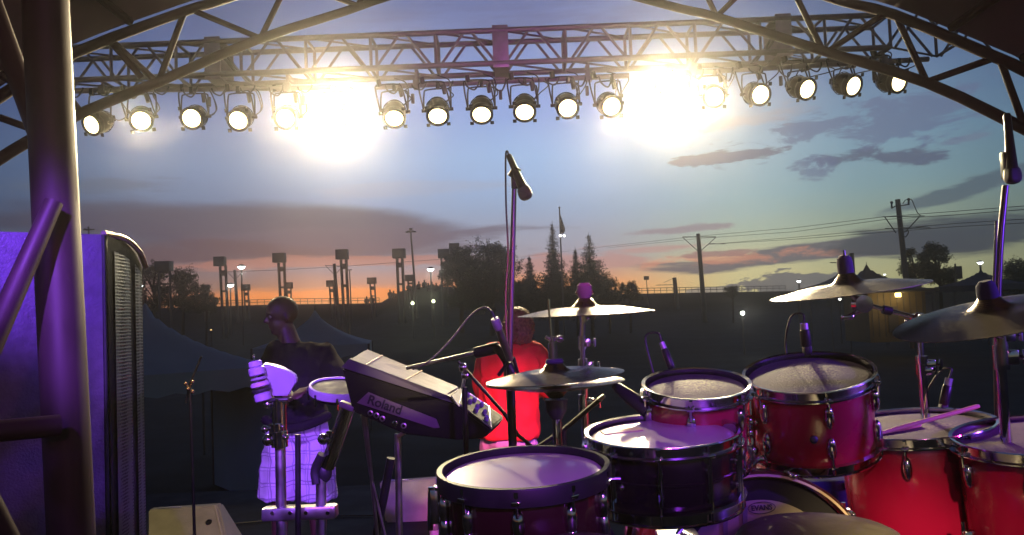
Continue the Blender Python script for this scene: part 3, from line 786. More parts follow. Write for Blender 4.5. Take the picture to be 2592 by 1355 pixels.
cymbal('lower hi hat cymbal, bell down, under its twin', Ch - Vector((0, 0, .012)), .178, up_of(-.5, .5), flip=True)
felt = mat('purple_felt', (.05, .03, .10), .9)
def wing(m, p, s=.012):
    m.tube([p + Vector((-s * 1.6, 0, s)), p, p + Vector((s * 1.6, 0, s))], s * .4, 8); m.tube([p - Vector((0, 0, s)), p + Vector((0, 0, s))], s * .55, 10)
def tripod(t, x, y, z0, r=.30, h=.28):
    for k in range(3):
        a = R(20 + 120 * k); m = MB(); e = Vector((x + r * math.cos(a), y + r * math.sin(a), z0 + .015))
        m.tube([Vector((x, y, z0 + h)), e], .0075, 8); m.tube([Vector((x, y, z0 + .06)), Vector((x, y, z0 + h)).lerp(e, .55)], .005, 6); m.ball(e, .014)
        m.build('leg', chrome, t)
def clampset(t, p, s=1.0):
    m = MB(); m.tube([p + Vector((0, 0, -.025 * s)), p + Vector((0, 0, .025 * s))], .016 * s, 14)
    m.box(p + Vector((.018 * s, -.006, 0)), (.024 * s, .02 * s, .03 * s), bev=.003); m.tube([p + Vector((-.01, 0, 0)), p + Vector((.045 * s, -.01, 0))], .0045 * s, 8)
    m.tube([p + Vector((.045 * s, -.01, -.015 * s)), p + Vector((.045 * s, -.01, .015 * s))], .005 * s, 8)
    m.build('clamp', chrome, t)
# stand of crash 1
x, y = W(1470, 900, 2.53).x, 2.53
t = thing('cymbal_stand', (x, y, RZ), 'straight chrome cymbal stand under the thin crash above the hi hat', 'cymbal stand')
MB().tube([Vector((x, y, RZ + .15)), W(1478, 950, 2.53)], .0125, 12).build('post', chrome, t)
MB().tube([W(1478, 950, 2.53), W(1474, 868, 2.53), Cc1 + Vector((0, 0, .075))], .0085, 12).build('upper_tube', chrome, t)
clampset(t, W(1477, 930, 2.53)); clampset(t, W(1478, 1020, 2.53)); clampset(t, W(1474, 868, 2.53), .8); clampset(t, W(1477, 800, 2.53), .7)
MB().lathe([(0, .09), (.014, .09), (.022, .082), (.022, .055), (.016, .045), (.016, .040), (0, .04)], o=Cc1, n=24).build('felt', felt, t)
m = MB(); wing(m, Cc1 + Vector((0, 0, .048)), .016); m.build('wing_nut', chrome, t); tripod(t, x, y, RZ)
m = MB(); m.tube([Cc1 + Vector((-.10, .35, -.02)), Cc1 + Vector((-.1, .35, .08))], .003, 6); m.bm.free()
# hi hat stand
x = Ch.x; y = 2.2
t = thing('hi_hat_stand', (x, y, RZ), 'chrome hi hat stand with long pull rod through the pair of cymbals', 'cymbal stand')
MB().tube([Vector((x, y, RZ + .1)), Ch - Vector((0, 0, .05))], .012, 12).build('post', chrome, t)
MB().tube([Ch - Vector((0, 0, .06)), W(1388, 757, 2.2)], .0035, 8).build('pull_rod', chrome, t)
m = MB(); p = Ch + Vector((-.003, 0, .045)); m.tube([p, p + Vector((0, 0, .045))], .012, 12); wing(m, p + Vector((0, 0, .05)), .011); m.ball(p + Vector((.02, -.005, .055)), .010); m.build('clutch', chrome, t)
MB().lathe([(.0, .034), (.02, .034), (.024, .026), (.02, .02), (0, .02)], o=Ch + Vector((0, 0, .015)), n=20).build('felt', felt, t)
MB().lathe([(0, .0), (.03, 0), (.026, -.03), (.014, -.05), (0, -.05)], o=Ch - Vector((0, 0, .055)), n=20).build('seat_cup', blackp, t)
tripod(t, x, y, RZ)
# boom stand of crash 2
pb = W(2326, 806, 2.5); x, y = pb.x, 2.5
t = thing('cymbal_stand', (x, y, RZ), 'chrome boom stand with its arm reaching left to the crash cymbal above the rack tom', 'cymbal stand')
MB().tube([Vector((x, y, RZ + .15)), W(2334, 930, 2.5)], .0125, 12).build('post', chrome, t)
MB().tube([W(2334, 940, 2.5), pb], .0085, 12).build('upper_tube', chrome, t)
clampset(t, W(2334, 925, 2.5), 1.1); clampset(t, W(2334, 940, 2.49), .8)
MB().tube([W(2400, 824, 2.48), pb, W(2180, 768, 2.53)], .0065, 12).build('boom_arm', chrome, t)
m = MB(); m.ball(pb, .022, 16, (1, .8, .8)); m.tube([pb + Vector((0, -.03, 0)), pb + Vector((0, .03, 0))], .014, 14); wing(m, pb + Vector((-.03, -.02, -.015)), .012); m.build('boom_joint', chrome, t)
m = MB(); p = W(2245, 786, 2.515); m.tube([p + Vector((-.012, 0, .003)), p + Vector((.012, 0, -.003))], .013, 12); m.build('memory_lock', black, t)
pt = W(2182, 770, 2.53); m = MB(); m.tube([pt + Vector((0, -.018, 0)), pt + Vector((0, .018, 0))], .026, 20); m.tube([pt, Cc2 - Vector((0, 0, .005))], .009, 10); m.tube([pt + Vector((-.01, 0, -.02)), pt + Vector((-.045, -.01, -.035))], .007, 8); m.box(pt + Vector((-.05, -.01, -.037)), (.035, .012, .014), bev=.003); m.build('tilter', chrome, t)
MB().tube([Cc2 - Vector((0, 0, .01)), Cc2 + Vector((-.008, -.004, .12))], .004, 8).build('threaded_rod', chrome, t)
MB().lathe([(0, .105), (.012, .105), (.02, .098), (.023, .08), (.023, .052), (.0, .05)], o=Cc2, up=up_of(-6, 4), n=24).build('felt', felt, t)
tripod(t, x, y, RZ)
# stand of cymbal 3
x, y = W(2530, 900, 2.15).x, 2.15
t = thing('cymbal_stand', (x, y, RZ), 'chrome cymbal stand behind the right floor tom carrying the cymbal at the right edge', 'cymbal stand')
MB().tube([Vector((x, y, RZ + .15)), W(2530, 880, 2.15)], .0125, 12).build('post', chrome, t)
MB().tube([W(2530, 880, 2.15), Cc3 + Vector((-.01, 0, .085))], .008, 12).build('upper_tube', chrome, t)
MB().tube([W(2535, 852, 2.14), W(2452, 826, 2.13)], .0085, 10).build('boom_arm', chrome, t)
clampset(t, W(2532, 850, 2.15), 1.0); clampset(t, W(2534, 905, 2.15), 1.2)
MB().lathe([(0, .09), (.014, .09), (.022, .08), (.025, .062), (.025, .045), (0, .04)], o=Cc3, up=up_of(-12, 6), n=24).build('felt', mat('dark_felt', (.03, .03, .08), .9), t)
tripod(t, x, y, RZ)
# drumsticks
wood = mat('drumstick_wood', (.62, .40, .24), .5, var=.1)
def stick(a, b, lab):
    a, b = Vector(a), Vector(b); d = (b - a)
    o = MB().tube([a, a + d * .02, a + d * .7, a + d * .94, a + d * .955, a + d * .975, a + d], [.005, .0064, .0064, .0032, .0044, .0046, .002], 12).build('drumstick', wood)
    tag(o, lab, 'drumstick')
stick(W(2478, 1028, 2.34), W(2175, 1112, 2.30), 'thick drumstick on the red floor tom, its butt raised to the right')
stick(W(2330, 1075, 2.42), W(2200, 1104, 2.38), 'drumstick lying flat on the floor tom beside the raised one')

# ================================================================== MICROPHONES AND STANDS
grille_m = mat('mic_grille', (.10, .10, .11), .45, .8, bump=.6, bscale=600)
micb = mat('mic_body', (.035, .032, .04), .38, .4)
def vocal_mic(a, b, lab, s=1.0):
    """a: cable end, b: centre of the ball"""
    a, b = Vector(a), Vector(b); up = (b - a).normalized(); L_ = (b - a).length; t = thing('microphone', a, lab, 'microphone')
    MB().lathe([(0, 0), (.009 * s, 0), (.0115 * s, .006), (.0125 * s, L_ * .3), (.018 * s, L_ - .028 * s), (.0235 * s, L_ - .020 * s)], o=a, up=up, n=24).build('body', micb, t)
    MB().lathe([(.0235 * s, -.02 * s), (.0265 * s, -.004 * s), (.0265 * s, .004 * s), (.025 * s, .014 * s), (.018 * s, .022 * s), (.008 * s, .0255 * s), (0, .026 * s)], o=b, up=up, n=28).build('grille', grille_m, t)
    return t, up
# centre stand
t = thing('mic_stand', (W(1298, 1290, 3.2).x, 3.2, 0), 'tall straight microphone stand at centre stage in front of the red shirt', 'microphone stand')
foot = W(1297, 1140, 3.2); topm = W(1302, 470, 3.2); dd = foot - topm
MB().tube([Vector((foot.x + .005, 3.2, .02)), foot, W(1288, 945, 3.2)], .0135, 12).build('lower_tube', black, t)
MB().tube([W(1288, 960, 3.2), topm], [.0125, .0095], 12).build('upper_tube', mat('stand_chrome_dark', (.09, .085, .10), .3, .9), t)
MB().tube([W(1286, 900, 3.2), W(1289, 975, 3.2)], .02, 12).build('height_clutch', black, t)
m = MB(); p = W(1303, 462, 3.2); m.box(p, (.028, .03, .05), bev=.006); m.tube([p + Vector((-.01, 0, .02)), p + Vector((.012, -.01, .055))], .018, 12); m.build('mic_clip', black, t)
for k in range(3):
    a_ = R(90 + 120 * k + 10); MB().tube([(foot.x, 3.2, .22), (foot.x + .32 * math.cos(a_), 3.2 + .32 * math.sin(a_), .01)], .008, 8).build('leg', black, t)
vocal_mic(W(1287, 392, 3.2), W(1329, 490, 3.17), 'vocal microphone pointing down right on the tall centre stand')
cb = MB(); cb.tube([W(1287, 392, 3.2), W(1284, 383, 3.2), W(1280, 400, 3.2), W(1281, 520, 3.2), W(1286, 640, 3.2), W(1280, 760, 3.19), W(1286, 900, 3.18), W(1300, 1080, 3.17), W(1330, 1120, 3.17), W(1350, 1180, 3.2)], .0035, 6, smooth_path=6)
tag(cb.build('microphone_cable', cable_m), 'black cable hanging down along the tall centre microphone stand', 'cable')
# right stand
t = thing('mic_stand', (W(2520, 1000, 2.7).x, 2.7, RZ), 'microphone stand at the right edge rising past the cymbal', 'microphone stand')
MB().tube([W(2540, 1350, 2.7), W(2524, 900, 2.7), W(2530, 640, 2.7), W(2545, 470, 2.7)], [.013, .013, .012, .010], 12, smooth_path=3).build('tube', mat('stand_chrome_dark', (.09, .085, .10), .3, .9), t)
MB().tube([W(2510, 800, 2.68), W(2517, 690, 2.68), W(2522, 560, 2.68)], .0045, 8, smooth_path=4).build('taped_cable', cable_m, t)
m = MB(); p = W(2548, 420, 2.7); m.box(p, (.03, .03, .09), bev=.008); m.build('mic_clip', black, t)
vocal_mic(W(2549, 288, 2.7), W(2563, 446, 2.68), 'vocal microphone hanging head down at the right edge', 1.0)
# purple lit pencil condenser on boom
t = thing('condenser_microphone', W(1290, 912, 2.4), 'slim metal microphone lit bright purple in front of the red shirt', 'microphone')
a, b = W(1292, 912, 2.4), W(1252, 806, 2.35); up = (b - a).normalized(); L_ = (b - a).length
MB().lathe([(0, 0), (.0085, 0), (.0105, .004), (.0105, L_ * .72), (.0105, L_ * .74)], o=a, up=up, n=24).build('body', steel, t)
MB().lathe([(.0108, L_ * .74), (.0125, L_ * .78), (.0125, L_ * .97), (.011, L_), (0, L_)], o=a, up=up, n=24).build('grille', mat('pale_grille', (.45, .42, .5), .5, .5, bump=.5, bscale=500), t)
t = thing('boom_stand', (W(1290, 1200, 2.45).x, 2.45, RZ), 'black boom microphone stand with its arm running left behind the keyboard', 'microphone stand')
MB().tube([Vector((W(1290, 1200, 2.45).x, 2.45, 0.02)), W(1292, 935, 2.45)], .012, 10).build('post', black, t)
MB().tube([W(1300, 945, 2.45), W(1262, 885, 2.46), W(1235, 888, 2.5)], .013, 10, smooth_path=4).build('clutch', black, t)
MB().tube([W(1262, 880, 2.47), W(1030, 932, 2.6)], .006, 10).build('boom_arm', steel, t)
MB().tube([W(1262, 880, 2.47), W(1205, 893, 2.5)], .017, 12).build('counterweight', black, t)
m = MB(); m.tube([W(1288, 915, 2.42), W(1262, 950, 2.44)], .006, 8); m.tube([W(1300, 905, 2.42), W(1312, 950, 2.44)], .005, 8); m.build('mic_clip', black, t)
cb = MB(); cb.tube([W(1253, 808, 2.35), W(1245, 790, 2.36), W(1225, 778, 2.4), W(1190, 800, 2.45), W(1140, 862, 2.5), W(1085, 915, 2.55), W(1045, 935, 2.6)], .0028, 6, smooth_path=6)
tag(cb.build('microphone_cable', mat('violet_cable', (.08, .05, .12), .5)), 'thin cable looping left from the slim purple microphone', 'cable')
# small boom in front of red shirt left side, and dangling stand bits
t = thing('mini_boom', (W(1240, 1040, 2.7).x, 2.7, RZ), 'thin short microphone boom slanting down right across the red shirt', 'microphone stand')
MB().tube([W(1160, 915, 2.7), W(1186, 945, 2.7), W(1275, 1045, 2.65)], .0055, 8).build('arm', black, t)
m = MB(); m.ball(W(1172, 930, 2.7), .014); m.ball(W(1178, 950, 2.7), .014); m.tube([W(1178, 950, 2.7), W(1172, 985, 2.7)], .007, 8); m.build('clamp', chrome, t)
MB().tube([W(1176, 980, 2.7), W(1185, 1360, 2.7)], .009, 8).build('post', black, t)
MB().tube([W(1275, 1045, 2.65), W(1310, 1100, 2.65), W(1345, 1130, 2.7)], .006, 8).build('lower_arm', black, t)
# drum microphones
def drum_mic(a, b, lab, r, band=(.45, .42, .6)):
    a, b = Vector(a), Vector(b); up = (b - a).normalized(); L_ = (b - a).length; t = thing('drum_microphone', a, lab, 'microphone')
    MB().lathe([(0, 0), (r * .8, 0), (r, .006), (r * .95, L_ * .62), (r * .75, L_ * .66)], o=a, up=up, n=20).build('body', micb, t)
    MB().lathe([(r * .75, L_ * .66), (r * .74, L_ * .9)], o=a, up=up, n=20).build('connector', mat('connector_silver', (.5, .48, .55), .35, .6), t)
    MB().tube([b - up * L_ * .1, b + up * .02, b + up * .03 + Vector((-.03, .02, -.02)), a + Vector((-.05, .04, 0)), a + Vector((-.03, .05, -.08))], .003, 6, smooth_path=5).build('cable', cable_m, t)
    MB().box(a - up * .012, (r * 1.5, r * 1.5, .03), frame(up), bev=.003).build('rim_clip', black, t)
drum_mic(W(2042, 878, 2.52), W(2034, 812, 2.52), 'black clip microphone on the far rim of the larger rack tom', .015)
drum_mic(W(1700, 930, 2.40), W(1672, 860, 2.42), 'clip microphone with lilac connector beyond the small rack tom', .011)
drum_mic(W(2388, 1026, 2.66), W(2404, 950, 2.66), 'clip microphone with white band standing beyond the floor tom', .015)
# large microphone body behind snare
t = thing('instrument_microphone', W(1600, 1020, 2.25), 'long side address microphone pointing down right at the black snare drum', 'microphone')
a, b = W(1640, 1040, 2.24), W(1555, 975, 2.3); up = (b - a).normalized(); L_ = (b - a).length
MB().lathe([(0, 0), (.019, 0), (.021, .01), (.019, L_ * .5), (.014, L_ * .9), (.010, L_)], o=a, up=up, n=24).build('body', micb, t)
t = thing('boom_stand', (W(1480, 1100, 2.4).x, 2.4, RZ), 'short black boom stand slanting up right behind the black snare drum', 'microphone stand')
MB().tube([W(1350, 1140, 2.4), W(1425, 1090, 2.4), W(1520, 1010, 2.36)], .007, 8).build('arm', black, t)
MB().tube([W(1515, 1012, 2.36), W(1530, 1002, 2.35)], .006, 8).build('tip', steel, t)
MB().tube([W(1425, 1090, 2.4), Vector((W(1425, 1090, 2.4).x, 2.4, RZ + .01))], .010, 8).build('post', black, t)
# thin stand on the left
t = thing('mic_stand', (W(487, 1300, 5.2).x, 5.2, 0), 'thin dark microphone stand behind the left floor monitor', 'microphone stand')
MB().tube([Vector((W(494, 1355, 5.2).x, 5.2, .02)), W(481, 985, 5.2)], .010, 8).build('post', mat('stand_chrome_dark', (.09, .085, .10), .3, .9), t)
MB().tube([W(470, 1020, 5.2), W(480, 975, 5.2), W(510, 902, 5.2)], .007, 8).build('boom_arm', black, t)
m = MB()
for q in ((470, 972), (487, 966), (487, 992), (476, 985)): m.ball(W(q[0], q[1], 5.18), .012)
m.tube([W(470, 972, 5.18), W(480, 985, 5.18), W(487, 966, 5.18)], .006, 6); m.build('clamp', mat('brassy_metal', (.8, .5, .28), .25, 1.0), t)
for k in range(3):
    a_ = R(100 + 120 * k); MB().tube([(W(494, 1355, 5.2).x, 5.2, .15), (W(494, 1355, 5.2).x + .28 * math.cos(a_), 5.2 + .28 * math.sin(a_), .01)], .007, 6).build('leg', black, t)

# ================================================================== KEYBOARD MODULE
t = thing('electronic_instrument', W(1010, 1110, 3.0), 'dark electronic keyboard instrument tilted on a stand, maker name on its side', 'keyboard')
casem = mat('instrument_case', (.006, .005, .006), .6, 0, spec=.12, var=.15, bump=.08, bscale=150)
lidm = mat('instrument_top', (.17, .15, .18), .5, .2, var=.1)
side = [(866, 932), (893, 1042), (1025, 1100), (1160, 1114), (1226, 1110), (1243, 1086), (1148, 1020)]
near = [W(x, y, 2.95) for x, y in side]; far = [W(x + 34, y - 30, 3.28) for x, y in side]
m = MB(); n = len(near); a = [m.bm.verts.new(p) for p in near]; b = [m.bm.verts.new(p) for p in far]
m.bm.faces.new(a); m.bm.faces.new(list(reversed(b)))
for i in range(n): m.bm.faces.new((a[(i + 1) % n], a[i], b[i], b[(i + 1) % n]))
bmesh.ops.bevel(m.bm, geom=m.bm.edges[:], offset=.006, segments=2, affect='EDGES')
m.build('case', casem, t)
def slab(m, near_px, far_px, Yn, Yf, th):
    q = [W(*near_px[0], Yn), W(*near_px[1], Yn), W(*far_px[1], Yf), W(*far_px[0], Yf)]
    nn = (q[1] - q[0]).cross(q[3] - q[0]).normalized(); nn = nn if nn.z > 0 else -nn
    m.prism([p for p in q], -nn * th)
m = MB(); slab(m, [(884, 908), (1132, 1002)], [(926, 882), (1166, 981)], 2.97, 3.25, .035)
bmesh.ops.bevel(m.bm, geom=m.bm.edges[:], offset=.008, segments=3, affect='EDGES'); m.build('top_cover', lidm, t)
m = MB(); m.prism([W(884, 908, 2.965), W(1140, 1004, 2.965), W(1148, 1021, 2.945), W(864, 930, 2.945)], (0, .03, 0)); m.build('bevelled_edge', mat('lilac_edge', (.06, .05, .07), .4, .2), t)
for px in (946, 1046):
    m = MB(); m.tube([W(px - 20, 908 + (px - 906) * .38, 2.965), W(px + 22, 884 + (px - 906) * .39, 3.24)], .0022, 6); m.build('panel_seam', damp, t)
pan = [(1171, 986), (1238, 1030), (1243, 1083), (1162, 1022)]; PY = [3.22, 3.22, 2.96, 2.96]
pp = [W(x, y, d) for (x, y), d in zip(pan, PY)]
m = MB(); m.prism(pp, Vector((0, .0, -.012))); m.build('control_panel', mat('panel_dark', (.02, .024, .03), .7, 0, spec=.2), t)
m = MB(); m.tube(pp + [pp[0]], .0032, 8); m.build('panel_trim', mat('pale_trim', (.75, .72, .66), .3, .5), t)
for u_, v_ in ((.2, .25), (.45, .25), (.7, .25), (.3, .55), (.55, .55), (.8, .55), (.5, .8), (.85, .8)):
    p = pp[0].lerp(pp[1], u_).lerp(pp[3].lerp(pp[2], u_), v_)
    m = MB(); m.lathe([(0, .016), (.007, .016), (.009, 0)], o=p, up=Vector((.25, -.5, .8)), n=14); m.build('knob', mat('knob_lilac', (.22, .18, .3), .5), t)
m = MB(); m.prism([W(1141, 1003, 2.955), W(1166, 982, 3.2), W(1169, 988, 3.19), W(1160, 1030, 2.93)], (.004, 0, 0)); m.build('end_block', lidm, t)
m = MB(); m.prism([W(x, y, 2.944) for x, y in ((932, 993), (1104, 1061), (1113, 1083), (1098, 1084), (903, 1020))], (0, .004, 0)); m.build('name_plate', mat('name_plate', (.12, .09, .10), .6), t)
xd = W(1010, 1039, 2.93) - W(935, 1013, 2.93)
text_mesh('maker_name', 'Roland', .044, W(974, 1026, 2.938), xd, Vector((0, 0, 1)), mat('engraved_dark', (.008, .006, .008), .7), t, bold=.001, depth=.001)
for q in ((938, 1046), (953, 1052), (968, 1060), (1000, 1072), (1022, 1078)):
    m = MB(); m.lathe([(.010, 0), (.010, .005), (.006, .006), (.006, 0)], o=W(q[0], q[1], 2.95), up=(0, -1, 0), n=16); m.build('socket', steel if q[0] != 1000 else chrome, t)
# its stand
t = thing('keyboard_stand', (W(1010, 1300, 3.05).x, 3.05, 0), 'metal stand with a stout post and thin crossed legs under the keyboard', 'keyboard stand')
MB().tube([W(1007, 1098, 3.1), W(1014, 1560, 3.1)], .0125, 14).build('post', steel, t)
MB().tube([W(925, 1050, 3.05), W(975, 1560, 3.2)], .007, 8).build('leg', steel, t)
MB().tube([W(917, 1050, 3.05), W(938, 1200, 3.1), W(985, 1400, 3.1)], .006, 8).build('leg', steel, t)
MB().tube([W(990, 1160, 3.15), W(940, 1420, 3.2)], .016, 10).build('leg', black, t)
MB().tube([W(1040, 1085, 3.0), W(1008, 1105, 3.05)], .008, 8).build('bracket', damp, t)
m = MB(); m.box(W(880, 1028, 2.98), (.055, .05, .02), Matrix.Rotation(R(24), 3, 'Y'), bev=.004); m.build('support_tab', lidm, t)

# ================================================================== PERCUSSION RACK
Yp = 3.6
t = thing('percussion_stand', (W(760, 1300, Yp).x, Yp, 0), 'heavy chrome double percussion stand with cross plate in front of the plaid shorts', 'percussion stand')
MB().tube([W(716, 1560, Yp), W(709, 1100, Yp)], .022, 20).build('post', steel, t)
MB().tube([W(708, 1100, Yp), W(706, 1016, Yp)], .030, 20).build('upper_barrel', chrome, t)
MB().tube([W(812, 1560, Yp), W(813, 1180, Yp)], .022, 20).build('post', steel, t)
MB().tube([W(829, 1180, Yp), W(888, 1010, Yp - .1)], .031, 20).build('slanted_barrel', chrome, t)
m = MB(); m.ball(W(820, 1195, Yp), .035, 16, (1, .8, 1.3)); m.tube([W(800, 1225, Yp - .03), W(797, 1190, Yp - .03), W(815, 1150, Yp - .05)], .018, 12, smooth_path=4); m.build('angled_joint', blackp, t)
m = MB(); m.box(W(760, 1297, Yp), (.31, .07, .055), bev=.01); m.build('cross_plate', steel, t)
for q in ((690, 1298), (735, 1298), (775, 1298), (830, 1298)):
    MB().lathe([(0, .008), (.008, .008), (.008, 0)], o=W(q[0], q[1], Yp - .036), up=(0, -1, 0), n=12).build('bolt', chrome, t)
for q, s in (((708, 1112), 1.6), ((706, 1022), 1.1), ((847, 1110), 1.5), ((700, 1085), 1.0)):
    p = W(q[0], q[1], Yp - .02); m = MB(); m.tube([p - Vector((0, 0, .02 * s)), p + Vector((0, 0, .02 * s))], .030 * s ** .3, 18)
    m.ball(p + Vector((-.045, -.01, 0)), .016 * s); m.tube([p, p + Vector((-.06, -.01, .0))], .008, 8); m.ball(p + Vector((.03, -.02, .01)), .009 * s); m.build('clamp', chrome, t)
MB().tube([W(755, 1560, Yp - .1), W(754, 1100, Yp - .1)], .012, 10).build('centre_post', black, t)
MB().box(W(700, 1012, Yp - .02), (.11, .06, .012), bev=.003).build('top_plate', black, t)
t = thing('percussion_pad', W(700, 1000, 3.62), 'smooth white curved plate of percussion beside stacked rubber bells', 'percussion')
whitep = mat('white_plastic', (.34, .33, .38), .42, var=.05)
pl = [(664, 921), (690, 926), (715, 934), (738, 945), (750, 956), (748, 974), (738, 978), (731, 1003), (686, 1004), (672, 965)]
m = MB(); m.prism([W(x, y, 3.60) for x, y in pl], (0, .035, .006)); bmesh.ops.bevel(m.bm, geom=m.bm.edges[:], offset=.006, segments=3, affect='EDGES'); m.build('plate', whitep, t)
t = thing('bell_stack', W(665, 1018, 3.56), 'stack of lilac, pink and black knobbly percussion pieces left of the white plate', 'percussion')
ax = (W(646, 915, 3.56) - W(670, 1018, 3.56)).normalized(); base_ = W(668, 1016, 3.56); sc_ = 3.56 / F
for (d0, d1, r_, mm) in ((0, 22, 21, mat('pale_violet', (.42, .34, .5), .5)), (24, 34, 24, blackp), (36, 50, 23, mat('pale_pink', (.6, .42, .58), .45)), (54, 62, 20, whitep), (66, 88, 20, mat('cracked_lilac', (.45, .38, .52), .5, bump=.8, bscale=40)), (88, 104, 17, mat('cracked_lilac', (.45, .38, .52), .5))):
    MB().lathe([(0, d0 * sc_), (r_ * .8 * sc_, d0 * sc_), (r_ * sc_, (d0 + 3) * sc_), (r_ * sc_, (d1 - 3) * sc_), (r_ * .8 * sc_, d1 * sc_), (0, d1 * sc_)], o=base_, up=ax, n=28).build('segment', mm, t)
m = MB(); m.tube([base_ + ax * 100 * sc_, base_ + ax * 116 * sc_], .004, 8); m.ball(base_ + ax * 117 * sc_, .007); m.build('rod', chrome, t)
t = thing('hand_drum_pad', W(850, 1000, 3.45), 'dark round percussion pad with pale lilac rim, half hidden behind the keyboard', 'percussion')
Cp = W(858, 978, 3.45); fp = frame((.12, -.22, .95), (0, 1, 0))
MB().lathe([(.112, -.03), (.118, -.028), (.12, -.012), (.118, .002), (.110, .004), (.106, -.002), (.106, -.03)], o=Cp, rot=fp, n=48).build('rim', whitep, t)
MB().lathe([(0, .0), (.107, -.003), (.107, -.03), (.09, -.05), (0, -.055)], o=Cp, rot=fp, n=48).build('pad', rubber, t)
m = MB()
for k in range(8): a = R(k * 45 + 10); m.tube([Cp + fp @ Vector((.122 * math.cos(a), .122 * math.sin(a), -.01)), Cp + fp @ Vector((.118 * math.cos(a), .118 * math.sin(a), -.06))], .005, 6)
m.build('tension_bolts', chrome, t)
#==SECTION 4
# ================================================================== SPEAKER, MONITORS, SMALL THINGS
box_m = mat('speaker_paint', (.16, .15, .17), .5, 0, var=.2, vscale=30, bump=.35, bscale=110)
grl = bpy.data.materials.new('speaker_grille'); grl.use_nodes = True
nt = grl.node_tree; b = nt.nodes['Principled BSDF']; tcn = nt.nodes.new('ShaderNodeTexCoord')
vr = nt.nodes.new('ShaderNodeTexVoronoi'); vr.inputs['Scale'].default_value = 75; vr.inputs['Randomness'].default_value = .15
nt.links.new(tcn.outputs['Object'], vr.inputs['Vector'])
rp = nt.nodes.new('ShaderNodeValToRGB'); rp.color_ramp.elements[0].position = .28; rp.color_ramp.elements[0].color = (.01, .01, .012, 1); rp.color_ramp.elements[1].position = .42; rp.color_ramp.elements[1].color = (.34, .37, .40, 1)
nt.links.new(vr.outputs['Distance'], rp.inputs[0]); nt.links.new(rp.outputs[0], b.inputs['Base Color'])
b.inputs['Metallic'].default_value = .7; b.inputs['Roughness'].default_value = .38
bp = nt.nodes.new('ShaderNodeBump'); bp.inputs['Strength'].default_value = .9; bp.inputs['Distance'].default_value = .004
nt.links.new(vr.outputs['Distance'], bp.inputs['Height']); nt.links.new(bp.outputs[0], b.inputs['Normal'])
zt_ = W(262, 594, 3.3).z
t = thing('side_fill_speaker', (-1.9, 3.55, 0), 'tall black side speaker with purple lit side and metal grille behind the column', 'loudspeaker')
P1 = W(262, 594, 3.3); P2 = Vector((W(350, 640, 3.74).x, 3.74, zt_)); PL = W(-60, 600, 3.02)
def quadbox(m, a, b, c, d, z0, z1):
    lo = [Vector((p.x, p.y, z0)) for p in (a, b, c, d)]; m.prism(lo, (0, 0, z1 - z0))
nrm_ = Vector(((P2 - P1).y, -(P2 - P1).x, 0)).normalized(); inn = -nrm_
back = Vector((-.75, -.28, 0))
m = MB(); A0 = P1; B0 = P2
quadbox(m, A0, B0, B0 + Vector((-.85, 0, 0)), PL, .02, zt_ - .0)
m.build('cabinet', box_m, t)
# curved front: bulging bands over the grille face
al = (B0 - A0); 
def curved(m, f0, f1, z0, z1, bul, off):
    k = 8; rows = []
    for i in range(k + 1):
        f = f0 + (f1 - f0) * i / k; p = A0 + al * f + nrm_ * (off + bul * math.sin(f * math.pi))
        rows.append([m.bm.verts.new((p.x, p.y, z0)), m.bm.verts.new((p.x, p.y, z1 - .10 * f * f))])
    for i in range(k): m.bm.faces.new((rows[i][0], rows[i + 1][0], rows[i + 1][1], rows[i][1]))
    bmesh.ops.solidify(m.bm, geom=m.bm.faces[:], thickness=.012)
m = MB(); curved(m, .0, 1.0, .02, zt_ + .004, .008, .014); m.build('front_frame', blackp, t)
m = MB(); curved(m, .12, .52, .06, zt_ - .06, .008, .020); m.build('grille', grl, t)
m = MB(); curved(m, .68, .93, .06, zt_ - .05, .008, .020); m.build('grille', grl, t)
m = MB(); m.tube([A0 + Vector((0, 0, .004)), A0.lerp(B0, .35) + nrm_ * .03 + Vector((0, 0, -.002)), A0.lerp(B0, .75) + nrm_ * .035 + Vector((0, 0, -.04)), B0 + nrm_ * .03 + Vector((0, 0, -.1))], .012, 12, smooth_path=5); m.build('top_trim', mat('worn_trim', (.5, .4, .3), .3, .9), t)
MB().tube([A0 + Vector((0, 0, 0)), Vector((A0.x, A0.y, .02))], .008, 8).build('edge_trim', blackp, t)
pz = W(40, 1030, 3.1).z
m = MB(); m.prism([W(x, y, 3.12) for x, y in ((6, 604), (46, 590), (50, 600), (70, 606))], (0, .14, 0)); o = m.build('folded_cloth', mat('pale_cloth', (.5, .45, .55), .8)); tag(o, 'small folded pale cloth on top of the side speaker', 'cloth')

